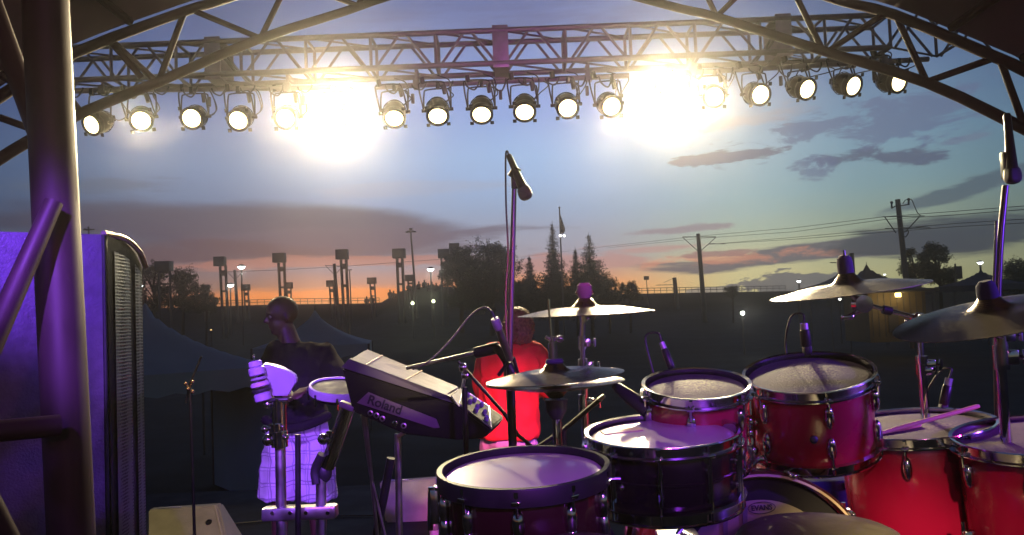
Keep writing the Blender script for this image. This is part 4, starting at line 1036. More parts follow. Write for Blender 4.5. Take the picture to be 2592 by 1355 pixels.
wedge_m = mat('monitor_paint', (.26, .24, .17), .5, 0, var=.2, vscale=8, bump=.15, bscale=90)
def wedge(pxs, Yn, lab, w=.6):
    """pxs: four photo corners of the slanted rear face (top left, top right, bottom right, bottom left)"""
    q = [W(x, y, Yn + (.30 if i < 2 else 0)) for i, (x, y) in enumerate(pxs)]
    z0 = .004
    for i in (2, 3): q[i].z = z0; 
    t = thing('floor_monitor', ((q[2].x + q[3].x) / 2, Yn + .15, 0), lab, 'stage monitor', 'wedge floor monitors')
    m = MB(); fwd = Vector((0, .34, 0)); b_ = [q[0] + Vector((0, .10, .0)), q[1] + Vector((0, .10, 0)), q[2] + fwd, q[3] + fwd]
    a = [m.bm.verts.new(p) for p in q]; c = [m.bm.verts.new(p) for p in b_]
    m.bm.faces.new(a); m.bm.faces.new(list(reversed(c)))
    for i in range(4): m.bm.faces.new((a[(i + 1) % 4], a[i], c[i], c[(i + 1) % 4]))
    bmesh.ops.bevel(m.bm, geom=m.bm.edges[:], offset=.012, segments=2, affect='EDGES'); m.build('cabinet', wedge_m, t)
    nn = (q[1] - q[0]).cross(q[3] - q[0]).normalized(); nn = nn if nn.y < 0 else -nn
    p = q[0].lerp(q[1], .82).lerp(q[3].lerp(q[2], .82), .38)
    m = MB(); m.lathe([(.024, 0), (.024, .005), (.017, .005), (.015, .001), (0, .001)], o=p + nn * .001, up=nn, n=20); m.build('socket', black, t)
    p = q[0].lerp(q[1], .955); p2 = q[3].lerp(q[2], .955)
    MB().tube([p + nn * .004, p2 + nn * .004], .006, 8).build('edge_trim', mat('beige_trim', (.4, .36, .26), .5), t)
    m = MB(); m.box(q[0].lerp(q[1], .3) + Vector((0, .02, .008)), (.17, .02, .006), bev=.002); m.build('label_strip', whitep, t)
wedge([(374, 1292), (552, 1280), (580, 1382), (374, 1385)], 6.3, 'grey floor monitor at bottom left with a round socket on its back')
wedge([(960, 1222), (1118, 1210), (1128, 1302), (975, 1312)], 6.9, 'grey floor monitor between the keyboard stand and the front snare')
# bottle, crumpled paper, cup
t = thing('water_bottle', W(1100, 1378, 6.1), 'small water bottle with white cap standing on the stage floor beside the snare', 'bottle'); C_ = Vector((t.location.x, t.location.y, .0)); t.location.z = 0
bl = mat('bottle_plastic', (.55, .6, .75), .1, 0, trans=.6)
MB().lathe([(0, .004), (.030, .004), (.032, .02), (.032, .15), (.028, .175), (.014, .20), (.012, .215), (0, .215)], o=C_, n=24).build('body', bl, t)
MB().lathe([(0, .236), (.013, .236), (.0135, .214), (0, .214)], o=C_, n=20).build('cap', whitep, t)
MB().lathe([(.0328, .075), (.0328, .135)], o=C_, n=24).build('label', mat('pale_label', (.6, .5, .75), .5), t)
m = MB(); p = Vector((W(1072, 1378, 5.9).x, 5.9, .0)); q = bmesh.ops.create_icosphere(m.bm, subdivisions=3, radius=.07)
for v in q['verts']: v.co = Vector((v.co.x * 1.1, v.co.y, v.co.z)) * random.uniform(.72, 1.15) + p + Vector((0, 0, .07))
tag(m.build('crumpled_paper', mat('paper_white', (.75, .6, .72), .8), smooth=False), 'crumpled white paper on the stage floor left of the bottle', 'paper')
t = thing('paper_cup', (W(1042, 1378, 5.9).x, 5.9, 0), 'pale cup lying on the stage floor left of the crumpled paper', 'cup')
C_ = t.location.copy(); MB().lathe([(0, 0.003), (.03, .003), (.04, .07), (.038, .07), (.029, .006), (0, .006)], o=C_, n=20).build('cup_body', whitep, t)
MB().lathe([(.040, .068), (.043, .071), (.040, .074), (.038, .071)], o=C_, n=20).build('rim', whitep, t)
# case behind the floor tom with pale tag, cables on stage floor
t = thing('equipment_case', (W(2130, 1300, 3.1).x, 3.1, RZ), 'dark blue equipment case between the bass drum and the red floor tom', 'case')
zc = W(2100, 1195, 3.1).z
MB().box((W(2130, 1300, 3.1).x, 3.1, (RZ + zc) / 2), (.36, .25, zc - RZ - .01), bev=.01).build('shell', mat('blue_case', (.02, .022, .10), .9, var=.2, spec=.1), t)
MB().box((W(2120, 1212, 3.1).x, 2.965, zc - .02), (.05, .012, .022), bev=.003).build('pale_label', whitep, t)
for i, pts in enumerate([[(-2.2, 5.6), (-1.2, 5.3), (-.6, 5.9), (.1, 5.5), (.7, 6.1)], [(-3, 6.9), (-1.5, 7.2), (0, 6.8), (1.5, 7.3), (3.5, 7.0)], [(-1.4, 4.2), (-1, 4.8), (-.5, 4.4), (-.2, 5.2)]]):
    o = MB().tube([(x, y, .009) for x, y in pts], .006, 6, smooth_path=8).build('stage_cable', cable_m)
    tag(o, ('black cable winding across the floor behind the two players', 'long black cable along the front edge of the stage floor', 'short black cable curled under the keyboard stand')[i], 'cable')

# ================================================================== PEOPLE
def remesh(m, name, material, parent, vox=.010, it=3, fac=.5, fold=0.0):
    bm = m.bm; bmesh.ops.recalc_face_normals(bm, faces=bm.faces[:])
    me = bpy.data.meshes.new(name + '_src'); bm.to_mesh(me); bm.free()
    o = bpy.data.objects.new(name + '_src', me); COL.objects.link(o)
    md = o.modifiers.new('r', 'REMESH'); md.mode = 'VOXEL'; md.voxel_size = vox; md.use_smooth_shade = True
    sm = o.modifiers.new('s', 'SMOOTH'); sm.factor = fac; sm.iterations = it
    bpy.context.view_layer.update()
    me2 = bpy.data.meshes.new_from_object(o.evaluated_get(bpy.context.evaluated_depsgraph_get()))
    bpy.data.objects.remove(o); bpy.data.meshes.remove(me)
    off = parent.location.copy() if parent else Vector((0, 0, 0))
    if fold:
        ns = [v.normal.copy() for v in me2.vertices]
        for v, nn_ in zip(me2.vertices, ns):
            c = v.co; a = noise.noise(Vector((c.x * 11, c.y * 11, c.z * 4.5))); b_ = noise.noise(Vector((c.x * 7 + c.z * 9, c.y * 8, c.z * 13 - c.x * 8 + 5)))
            v.co = c + nn_ * fold * ((1 - abs(a) * 2.6) * .9 + b_ * .8)
    for v in me2.vertices: v.co -= off
    me2.materials.clear(); me2.materials.append(material); me2.name = name
    for p in me2.polygons: p.use_smooth = True; p.material_index = 0
    r = bpy.data.objects.new(name, me2); COL.objects.link(r)
    if parent: r.parent = parent
    return r
def cap(m, a, ra, b, rb_, n=14):
    a, b = Vector(a), Vector(b); m.tube([a, b], [ra, rb_], n); m.ball(a, ra, n); m.ball(b, rb_, n)
def hand(m, wrist, dirv, palm_n, curl=.5, s=1.0):
    d = Vector(dirv).normalized(); nn = Vector(palm_n); nn = (nn - d * nn.dot(d)).normalized(); sd_ = d.cross(nn)
    m.box(Vector(wrist) + d * .048 * s, (.078 * s, .092 * s, .030 * s), Matrix((sd_, d, nn)).transposed(), bev=.01)
    for i, (ox, ln) in enumerate(((-.030, .068), (-.010, .078), (.010, .074), (.029, .058))):
        p0 = Vector(wrist) + d * .09 * s + sd_ * ox * s; p1 = p0 + (d * math.cos(curl * .6) + nn * math.sin(curl * .6)) * ln * .5 * s
        p2 = p1 + (d * math.cos(curl * 1.6) + nn * math.sin(curl * 1.6)) * ln * .5 * s
        cap(m, p0, .0095 * s, p1, .009 * s, 8); cap(m, p1, .009 * s, p2, .008 * s, 8)
    p0 = Vector(wrist) + d * .025 * s - sd_ * .036 * s; p1 = p0 + (d * .6 - sd_ * .7 + nn * .3).normalized() * .04 * s; p2 = p1 + (d * .85 - sd_ * .2 + nn * .5).normalized() * .03 * s
    cap(m, p0, .012 * s, p1, .0105 * s, 8); cap(m, p1, .0105 * s, p2, .009 * s, 8)
def head(m, c, fwd, up=(0, 0, 1), s=1.0):
    f = Vector(fwd).normalized(); u_ = Vector(up).normalized(); rt = f.cross(u_).normalized(); u_ = rt.cross(f); M_ = Matrix((rt, f, u_)).transposed(); c = Vector(c)
    m.ball(c + u_ * .025 * s, 1, 20, (.077 * s, .098 * s, .092 * s), M_)
    m.ball(c + f * .022 * s - u_ * .045 * s, 1, 16, (.060 * s, .072 * s, .072 * s), M_)
    m.ball(c + f * .060 * s - u_ * .092 * s, 1, 12, (.030 * s, .028 * s, .022 * s), M_)
    m.ball(c + f * .098 * s - u_ * .022 * s, 1, 10, (.014 * s, .022 * s, .018 * s), M_)
    cap(m, c + f * .090 * s + u_ * .015 * s, .009 * s, c + f * .112 * s - u_ * .022 * s, .012 * s, 8)
    m.ball(c + f * .088 * s - u_ * .060 * s, 1, 10, (.026 * s, .010 * s, .009 * s), M_)
    for sg in (-1, 1):
        m.ball(c + rt * sg * .078 * s - f * .004 * s - u_ * .012 * s, 1, 10, (.010 * s, .020 * s, .033 * s), M_)
        m.ball(c + rt * sg * .030 * s + f * .086 * s + u_ * .022 * s, 1, 8, (.026 * s, .010 * s, .008 * s), M_)
    return M_
plaid = bpy.data.materials.new('plaid_cotton'); plaid.use_nodes = True
nt = plaid.node_tree; b = nt.nodes['Principled BSDF']; b.inputs['Roughness'].default_value = .85
tcn = nt.nodes.new('ShaderNodeTexCoord'); sp = nt.nodes.new('ShaderNodeSeparateXYZ')
nzp = nt.nodes.new('ShaderNodeTexNoise'); nzp.inputs['Scale'].default_value = 5; nt.links.new(tcn.outputs['Object'], nzp.inputs['Vector'])
vm = nt.nodes.new('ShaderNodeVectorMath'); vm.operation = 'MULTIPLY_ADD'; nt.links.new(nzp.outputs['Color'], vm.inputs[0]); vm.inputs[1].default_value = (.09, .09, .09); nt.links.new(tcn.outputs['Object'], vm.inputs[2]); nt.links.new(vm.outputs[0], sp.inputs[0])
def nm(op, a, bb):
    n = nt.nodes.new('ShaderNodeMath'); n.operation = op
    for i, v in enumerate((a, bb)):
        if isinstance(v, (int, float)): n.inputs[i].default_value = v
        else: nt.links.new(v, n.inputs[i])
    return n.outputs[0]
acc = None
for ch, k, w_, o_ in ((0, 14, .09, 0), (0, 14, .05, .2), (2, 11, .09, 0), (2, 11, .05, .22), (0, 7, .06, .5)):
    q = nm('FRACT', nm('ADD', nm('MULTIPLY', sp.outputs[ch], k), o_ + 50), 0); l_ = nm('LESS_THAN', q, w_)
    acc = l_ if acc is None else nm('MAXIMUM', acc, l_)
mx = nt.nodes.new('ShaderNodeMix'); mx.data_type = 'RGBA'; nt.links.new(nm('MULTIPLY', acc, .55), mx.inputs[0])
mx.inputs[6].default_value = (.66, .64, .68, 1); mx.inputs[7].default_value = (.08, .08, .13, 1); nt.links.new(mx.outputs[2], b.inputs['Base Color'])
shirt_d = mat('dark_cotton', (.014, .010, .014), .9, spec=.1, var=.15, bump=1.0, bscale=10)
shoe_m = mat('dark_shoe', (.03, .03, .035), .6)
# ---- bald percussionist, facing the camera side, head turned left
YM = 5.25; S = YM / F
J = lambda px, py, dy=0: W(px, py, YM + dy)
t = thing('person', (J(755, 1400).x, YM, 0), 'bald person in dark t shirt and pale plaid shorts behind the percussion stand', 'person')
m = MB(); hc = J(716, 798); M_ = head(m, hc, Vector((-.82, -.45, -.12)), (0, .02, 1), 1.02)
cap(m, J(722, 832), .058, J(738, 880), .066)
shL, shR = J(700, 893, -.02), J(822, 900, .03)
m.ball(J(760, 930), 1, 18, (.17, .11, .14)); m.ball(J(760, 1000), 1, 18, (.15, .11, .14)); m.ball(J(758, 1070), 1, 18, (.155, .12, .12))
elL, wrL = J(672, 975, -.10), J(712, 990, -.34); elR, wrR = J(862, 972, -.12), J(792, 985, -.36)
for s_, e_, w_ in ((shL, elL, wrL), (shR, elR, wrR)):
    cap(m, s_, .055, e_, .042); cap(m, e_, .042, w_, .027)
hand(m, wrL, (wrL - elL) + Vector((.02, -.03, 0)), (0, 0, -1), .5); hand(m, wrR, (wrR - elR) + Vector((-.02, -.03, 0)), (0, 0, -1), .5)
for hx, kx, fx, dy in ((722, 708, 706, -.02), (795, 800, 805, .04)):
    kn = J(kx, 1260, dy - .05); an = Vector((J(fx, 1300).x, YM + dy, .085))
    cap(m, J(hx, 1100, dy), .085, kn, .06); cap(m, kn, .056, an, .038); cap(m, an, .04, an + Vector((0, -.02, -.05)), .034)
body = remesh(m, 'body', skin_d, t, .009, 3)
# t shirt
m = MB(); m.ball(J(757, 925), 1, 20, (.185, .128, .135)); m.ball(J(760, 985), 1, 20, (.172, .13, .15)); m.ball(J(760, 1052), 1, 20, (.175, .135, .11))
cap(m, J(718, 889), .062, J(800, 892), .062); cap(m, shL, .070, shL.lerp(elL, .72), .068); cap(m, shR, .072, shR.lerp(elR, .72), .07)
m.ball(J(738, 880), 1, 16, (.085, .075, .035))
remesh(m, 't_shirt', shirt_d, t, .011, 5, fold=.011)
m = MB(); m.ball(J(758, 1085), 1, 18, (.178, .142, .10))
for a_, b_, dy in (((722, 1100), (702, 1262), -.02), ((795, 1100), (803, 1262), .03)):
    A__, B__ = J(*a_, dy), J(*b_, dy - .03); m.tube([A__, A__.lerp(B__, .5) + Vector((0, -.01, 0)), B__], [.105, .115, .108], 20); m.ball(A__, .105)
remesh(m, 'shorts', plaid, t, .011, 2, fold=.015)
m = MB(); m.tube([J(668, 1060, -.12), J(715, 1085, -.19), J(780, 1075, -.19), J(835, 1050, -.1)], .03, 12, smooth_path=4); remesh(m, 'waist_wrap', shirt_d, t, .010, 2)
for fx, dy in ((706, -.02), (805, .04)):
    m = MB(); p = Vector((J(fx, 1300).x, YM + dy, .045)); cap(m, p + Vector((0, .06, 0)), .042, p + Vector((0, -.14, -.008)), .038); m.box(p + Vector((0, -.04, -.032)), (.085, .27, .024), bev=.008); remesh(m, 'shoe', shoe_m, t, .009, 2)
for sg in (-1, 1):
    MB().ball(hc + M_ @ Vector((sg * .032, .083, .004)), .0115, 10).build('eye', mat('eye_white', (.12, .10, .09), .6), t)

# ---- person in the red shirt, back to the camera
YM = 5.05; skin_l = mat('light_skin', (.48, .27, .19), .5, var=.08)
t = thing('person', (J(1298, 1400).x, YM, 0), 'person with short brown hair in a bright red shirt seen from behind', 'person')
m = MB(); hc = J(1311, 828); M_ = head(m, hc, Vector((.12, .98, -.10)), (0, -.03, 1), .95)
cap(m, J(1308, 862), .052, J(1302, 890), .058)
m.ball(J(1290, 930), 1, 18, (.165, .11, .13)); m.ball(J(1288, 1010), 1, 18, (.15, .11, .15)); m.ball(J(1290, 1090), 1, 18, (.16, .12, .12))
shL, shR = J(1240, 900), J(1352, 895, .02); elL, wrL = J(1222, 1000, .06), J(1238, 1020, .30); elR, wrR = J(1392, 985, .08), J(1360, 1000, .32)
for s_, e_, w_ in ((shL, elL, wrL), (shR, elR, wrR)): cap(m, s_, .05, e_, .038); cap(m, e_, .038, w_, .026)
hand(m, wrL, (wrL - elL) + Vector((.03, .03, 0)), (0, 0, -1), .8, .92); hand(m, wrR, (wrR - elR) + Vector((-.03, .03, 0)), (0, 0, -1), .8, .92)
for hx, dy in ((1258, 0), (1322, .03)):
    kn = Vector((J(hx, 1250).x, YM + dy - .02, .47)); an = Vector((J(hx, 1300).x, YM + dy, .085)); cap(m, J(hx, 1120, dy), .08, kn, .055); cap(m, kn, .052, an, .036); cap(m, an, .036, an + Vector((0, .05, -.045)), .032)
remesh(m, 'body', skin_l, t, .009, 3)
m = MB(); m.ball(J(1290, 925), 1, 20, (.188, .13, .14)); m.ball(J(1284, 990), 1, 20, (.186, .13, .15)); m.ball(J(1286, 1050), 1, 20, (.185, .13, .12))
m.tube([J(1285, 960), J(1286, 1040), J(1286, 1104)], [.165, .178, .186], 24)
for v in m.bm.verts:
    if v.co.y < YM - .14: v.co.y = YM - .14 + (v.co.y - YM + .14) * .4
cap(m, J(1245, 893), .062, J(1350, 888), .062); cap(m, shL, .068, shL.lerp(elL, .8), .070); cap(m, shR, .070, shR.lerp(elR, .85), .085)
m.ball(J(1303, 882), 1, 14, (.075, .07, .03))
remesh(m, 'red_shirt', mat('red_cotton', (.72, .035, .03), .85, var=.10, vscale=6, bump=.8, bscale=9), t, .011, 4, fold=.013)
m = MB(); m.ball(J(1288, 1120), 1, 18, (.165, .135, .11))
for hx, dy in ((1258, 0), (1322, .03)): m.tube([J(hx, 1120, dy), Vector((J(hx, 1200).x, YM + dy, .50))], [.095, .10], 18)
remesh(m, 'shorts', mat('pale_cotton', (.55, .54, .62), .85, var=.06), t, .012, 2, fold=.012)
m = MB(); m.ball(hc + Vector((0, -.012, .035)), 1, 20, (.086, .100, .088)); m.ball(hc + Vector((0, -.045, -.03)), 1, 16, (.078, .062, .075))
for k in range(260):
    a_ = random.uniform(0, 2 * math.pi); z_ = random.uniform(-.08, .11); rr_ = math.sqrt(max(0, 1 - ((z_ - .02) / .105) ** 2))
    p = hc + Vector((.086 * rr_ * math.cos(a_), -.012 + .10 * rr_ * math.sin(a_) * (1 if math.sin(a_) < 0 else .8), z_))
    if math.sin(a_) > .35 and z_ < .04: continue
    d_ = (p - hc).normalized(); m.tube([p - d_ * .01, p + d_ * .006 + Vector((random.uniform(-.01, .01), random.uniform(-.01, .005), -.018)), p + d_ * .004 + Vector((random.uniform(-.015, .015), -.004, -.04))], [.007, .006, .003], 6)
remesh(m, 'hair', mat('brown_hair', (.30, .16, .07), .55, var=.6, vscale=60, bump=.6, bscale=160), t, .006, 1, .3)
for hx, dy in ((1258, 0), (1322, .03)):
    m = MB(); p = Vector((J(hx, 1300).x, YM + dy, .045)); cap(m, p + Vector((0, -.05, 0)), .040, p + Vector((0, .13, -.008)), .036); m.box(p + Vector((0, .04, -.032)), (.08, .25, .024), bev=.008); remesh(m, 'shoe', shoe_m, t, .009, 2)
#==SECTION 5
# ================================================================== BEYOND THE STAGE
leafm = mat('leaf_dark', (.045, .05, .025), .7, var=.5, vscale=1.2)
leafs = mat('spruce_needles', (.03, .04, .028), .75, var=.5, vscale=1.0)
barkm = mat('bark', (.06, .045, .035), .9, var=.3, vscale=4)
dusk = mat('weathered_metal', (.12, .11, .11), .6, .3, var=.3, vscale=1)
def lum(m, p, s):
    """one leaf cluster: a few small crossed leaves"""
    for _ in range(4):
        a = Vector((random.gauss(0, 1), random.gauss(0, 1), random.gauss(0, 1))).normalized(); b = a.orthogonal().normalized(); q = p + Vector((random.gauss(0, s), random.gauss(0, s), random.gauss(0, s)))
        k = s * random.uniform(.5, 1.1)
        vs_ = [m.bm.verts.new(q - a * k), m.bm.verts.new(q + b * k * .5), m.bm.verts.new(q + a * k), m.bm.verts.new(q - b * k * .5)]
        m.bm.faces.new(vs_)
def broad(x0, x1, ytop, ybase, Y, lab, dens=1.0, seed=1, group='broadleaf trees on the rise'):
    random.seed(seed); A_ = W((x0 + x1) / 2, ybase, Y); top = W((x0 + x1) / 2, ytop, Y).z; w = abs(W(x1, ybase, Y).x - W(x0, ybase, Y).x) / 2
    gz = min(A_.z, ground_z(A_.x, Y)); H = top - A_.z; t = thing('tree', (A_.x, Y, gz), lab, 'tree', group)
    m = MB(); m.tube([(A_.x, Y, gz - .3), (A_.x + .1, Y, A_.z + H * .3), (A_.x, Y, A_.z + H * .8)], [.035 * H + .05, .025 * H + .03, .02], 8, smooth_path=3)
    cl = []
    for k in range(int(26 * dens)):
        a = random.uniform(0, 6.283); h = random.uniform(.08, .93); rr = w * math.sqrt(max(.05, 1 - (2 * h - .85) ** 2 * .75)) * random.uniform(.35, .95)
        c = Vector((A_.x + rr * math.cos(a), Y + rr * math.sin(a) * .8, A_.z + H * h)); cl.append((c, random.uniform(.16, .30) * min(w, H * .7)))
        m.tube([(A_.x, Y, A_.z + H * h * .5), ((A_.x + c.x) / 2, (Y + c.y) / 2, A_.z + H * h * .8), c], [.018 * H, .01 * H, .004 * H], 5)
    m.build('trunk', barkm, t)
    m = MB()
    for c, r_ in cl:
        for k in range(int(46 * dens)):
            d = Vector((random.gauss(0, .55), random.gauss(0, .55), random.gauss(0, .48))) * r_; lum(m, c + d, .085 + .02 * r_)
        for k in range(5):
            d = Vector((random.uniform(-1, 1), random.uniform(-.6, .6), random.uniform(.1, 1))).normalized() * r_
            for q in range(6): lum(m, c + d * (1 + q * .14), .06)
    m.build('crown', leafm, t, smooth=False)
def spruce(px, ytop, ybase, halfw, Y, lab, seed):
    random.seed(seed); B_ = W(px, ybase, Y); T_ = W(px, ytop, Y); H = T_.z - B_.z; w = 1.3 * halfw / F * Y; gz = min(B_.z, ground_z(B_.x, Y)); t = thing('spruce_tree', (B_.x, Y, gz), lab, 'spruce', 'spruce trees in the middle')
    MB().tube([(B_.x, Y, gz - .3), (B_.x, Y, T_.z)], [.03 * H, .01], 8).build('trunk', barkm, t)
    m = MB(); n = int(H * 7)
    for i in range(n):
        f = (i + random.uniform(-.3, .3)) / n; z = B_.z + H * (.0 + .97 * f); L_ = w * (1 - f) ** .85 * random.uniform(.7, 1.12) + .05
        for k in range(int(6 + 14 * (1 - f))):
            a = random.uniform(0, 6.283); d = Vector((math.cos(a), math.sin(a), random.uniform(-.30, -.05))); Lk = L_ * random.uniform(.65, 1.1)
            s0 = Vector((B_.x, Y, z)); e = s0 + d * Lk + Vector((0, 0, .12 * Lk)); nseg = max(4, int(Lk * 9))
            for q in range(nseg):
                p = s0.lerp(e, (q + .6) / nseg); p.z -= .12 * Lk * math.sin((q + .6) / nseg * math.pi); lum(m, p, (.035 + .095 * (1 - f)) * (1.2 - .3 * q / nseg))
    for q in range(8): lum(m, Vector((B_.x, Y, T_.z - q * .10)), .03 + q * .01)
    m.build('crown', leafs, t, smooth=False)
broad(338, 440, 672, 790, 68, 'dark broadleaf tree right of the side speaker, behind a square box tower', 1.0, 3)
broad(400, 522, 690, 790, 66, 'broad dark tree left of the tall box towers, spreading to the right', 1.2, 4)
broad(480, 560, 748, 792, 64, 'low scrubby bush at the foot of the first box tower', .6, 5, 'low bushes on the rise')
broad(1118, 1215, 628, 790, 66, 'tall dense dark tree right of the seated crowd', 1.7, 11)
broad(1170, 1318, 614, 790, 64, 'widest dark tree in the middle, behind the tall microphone stand', 2.0, 12)
broad(1290, 1370, 700, 790, 63, 'low dark tree at the foot of the small spruce', 1.3, 13)
broad(1360, 1560, 722, 795, 62, 'wide dark thicket under the spruces', 1.5, 14, 'low bushes on the rise')
broad(1560, 1625, 722, 760, 64, 'small round bush right of the spruces', .9, 15, 'low bushes on the rise')
broad(1505, 1575, 706, 760, 64, 'ragged bush at the right foot of the largest spruce', .6, 19, 'low bushes on the rise')
broad(2278, 2350, 628, 735, 50, 'tree just right of the near catenary pole', .9, 16)
broad(2335, 2420, 622, 735, 51, 'bushy tree left of the hut with a pointed roof', 1.2, 17)
broad(2528, 2640, 664, 750, 52, 'dark tree at the right edge beyond the microphone stand', 1.0, 18)
broad(1835, 1870, 722, 755, 70, 'thin low bush on the ridge right of the far catenary pole', .35, 20, 'low bushes on the rise')
spruce(1407, 560, 790, 48, 64, 'tallest spruce, standing beside the flagpole', 21)
spruce(1498, 588, 775, 62, 62, 'wide spruce at the right end of the row', 22)
spruce(1462, 626, 775, 34, 63, 'narrow spruce between the two tallest ones', 23)
spruce(1345, 645, 780, 34, 62, 'small spruce left of the flagpole', 24)
random.seed(99)
# box towers
def tower(bx0, by0, bx1, by1, legs_top, legs_bot, Y, rungs, lab, grp='box towers on the rise', extra=()):
    c = W((bx0 + bx1) / 2, (by0 + by1) / 2, Y); w = (bx1 - bx0) / F * Y; h = (by1 - by0) / F * Y
    p0 = W(legs_bot[0][0], legs_bot[0][1], Y); gz = ground_z(p0.x, Y); t = thing('box_tower', (c.x, Y, gz), lab, 'tower', grp)
    MB().box(c, (w, w * .8, h), bev=.02).build('box_head', dusk, t)
    lw = .20 if h > .8 else .14
    ends = []
    for lt, lb in zip(legs_top, legs_bot):
        a = W(lt[0], lt[1], Y); b = W(lb[0], lb[1], Y); b = a + (b - a) * ((a.z - gz) / max(.1, (a.z - b.z))); ends.append((a, b))
        m = MB(); m.tube([a, b], lw * .62, 4); m.build('leg', dusk, t)
    for ry, rh in rungs:
        pa = []
        for a, b in ends:
            zt2 = W(legs_top[0][0], ry, Y).z; f = (a.z - zt2) / (a.z - b.z); pa.append(a.lerp(b, f))
        m = MB(); m.box((pa[0] + pa[1]) / 2, (abs(pa[1].x - pa[0].x) + lw * .4, lw * .7, rh / F * Y)); m.build('rung_box', dusk, t)
    for (x0, y0, x1, y1) in extra:
        m = MB(); m.box(W((x0 + x1) / 2, (y0 + y1) / 2, Y + .3), ((x1 - x0) / F * Y, .5, (y1 - y0) / F * Y), bev=.02); m.build('side_box', dusk, t)
tower(543, 650, 570, 674, ((557, 672), (571, 672)), ((562, 774), (575, 774)), 72, ((692, 14), (738, 5)), 'tall two legged tower with a square box on top, leftmost of the full towers')
tower(692, 641, 722, 665, ((705, 663), (719, 663)), ((710, 762), (723, 762)), 72, ((682, 12), (728, 5)), 'tall box tower rising behind the bald head')
tower(851, 632, 881, 657, ((863, 656), (876, 656)), ((869, 766), (881, 766)), 72, ((675, 14), (724, 7)), 'tall box tower beside the catenary pole left of centre')
tower(994, 630, 1026, 654, ((1005, 652), (1018, 652)), ((1009, 760), (1023, 760)), 72, ((672, 12), (720, 5)), 'tall box tower left of the four armed light mast')
tower(1109, 631, 1139, 654, ((1117, 652), (1132, 652)), ((1120, 760), (1134, 760)), 70, ((672, 18), (690, 10)), 'stacked box tower in front of the dense middle tree', extra=((1137, 616, 1163, 652), (1112, 684, 1126, 700)))
tower(397, 662, 434, 687, ((402, 686), (430, 686)), ((404, 770), (432, 770)), 60, ((690, 4), (720, 4)), 'wide box tower standing up out of the left tree')
tower(511, 721, 529, 738, ((516, 737), (526, 737)), ((518, 778), (528, 778)), 86, ((745, 4), (760, 4)), 'short box tower left of the first tall tower', 'small box towers on the ridge')
tower(612, 720, 632, 736, ((618, 736), (628, 736)), ((620, 774), (630, 774)), 86, ((745, 8), (763, 4)), 'short box tower right of the two lit street lamps', 'small box towers on the ridge')
tower(721, 715, 740, 731, ((726, 731), (736, 731)), ((728, 770), (738, 770)), 86, ((740, 8), (757, 4)), 'short box tower just right of the bald head tower', 'small box towers on the ridge')
tower(827, 710, 848, 726, ((834, 726), (844, 726)), ((837, 766), (847, 766)), 86, ((736, 9), (757, 3)), 'short box tower left of the catenary pole', 'small box towers on the ridge')
tower(930, 703, 952, 719, ((937, 719), (948, 719)), ((940, 765), (951, 765)), 86, ((730, 9), (750, 3)), 'short box tower standing alone on the orange skyline', 'small box towers on the ridge')
tower(1026, 696, 1050, 712, ((1033, 712), (1045, 712)), ((1036, 750), (1047, 750)), 80, ((718, 5), (730, 4)), 'short box tower at the foot of the light mast', 'small box towers on the ridge')
# street lamps
lampglow = mat('street_lamp_glow', (1, 1, .95), .4, emit=(.93, 1, .97), estr=9.0)
def street_lamp(px, py, Y, w, ybase, lab, glow=lampglow, light=0):
    c = W(px, py, Y); r_ = w / 2 / F * Y; gz = ground_z(c.x, Y); t = thing('street_lamp', (c.x, Y, gz), lab, 'street lamp', 'street lamps lit at dusk')
    MB().tube([(W(px + (ybase - py) * .03, ybase, Y).x, Y, gz), (c.x, Y, c.z - r_ * .6)], .06, 8).build('pole', dusk, t)
    MB().lathe([(0, r_ * .75), (r_ * .6, r_ * .6), (r_ * 1.05, r_ * .2), (r_ * 1.05, r_ * .12), (0, r_ * .12)], o=c, n=20).build('shade', dusk, t)
    MB().lathe([(0, r_ * .11), (r_ * .95, r_ * .11), (r_ * .9, -.1 * r_), (r_ * .5, -r_ * .5), (0, -r_ * .6)], o=c, n=20).build('lit_bowl', glow, t)
    if light:
        l = bpy.data.lights.new('street_light', 'POINT'); lo = bpy.data.objects.new('street_light', l); COL.objects.link(lo); l.energy = light; l.color = (.9, 1, .85); l.shadow_soft_size = .2; lo.location = c - Vector((0, 0, r_ * 1.3))
street_lamp(611, 676, 66, 19, 772, 'lit street lamp, upper of the pair beside the first tall tower', light=60)
street_lamp(583, 722, 74, 18, 772, 'lit street lamp, lower of the pair beside the first tall tower', light=40)
street_lamp(1090, 682, 70, 18, 724, 'lit street lamp above the seated crowd', light=60)
street_lamp(358, 724, 60, 8, 780, 'tiny lit street lamp at the left edge of the left tree')
street_lamp(2022, 712, 66, 11, 738, 'lit street lamp on the ridge left of the crash cymbal')
street_lamp(2481, 665, 50, 15, 700, 'lit street lamp above the hut roof at the right')
street_lamp(2239, 695, 60, 6, 720, 'tiny yellow street lamp right of the pointed marquees')
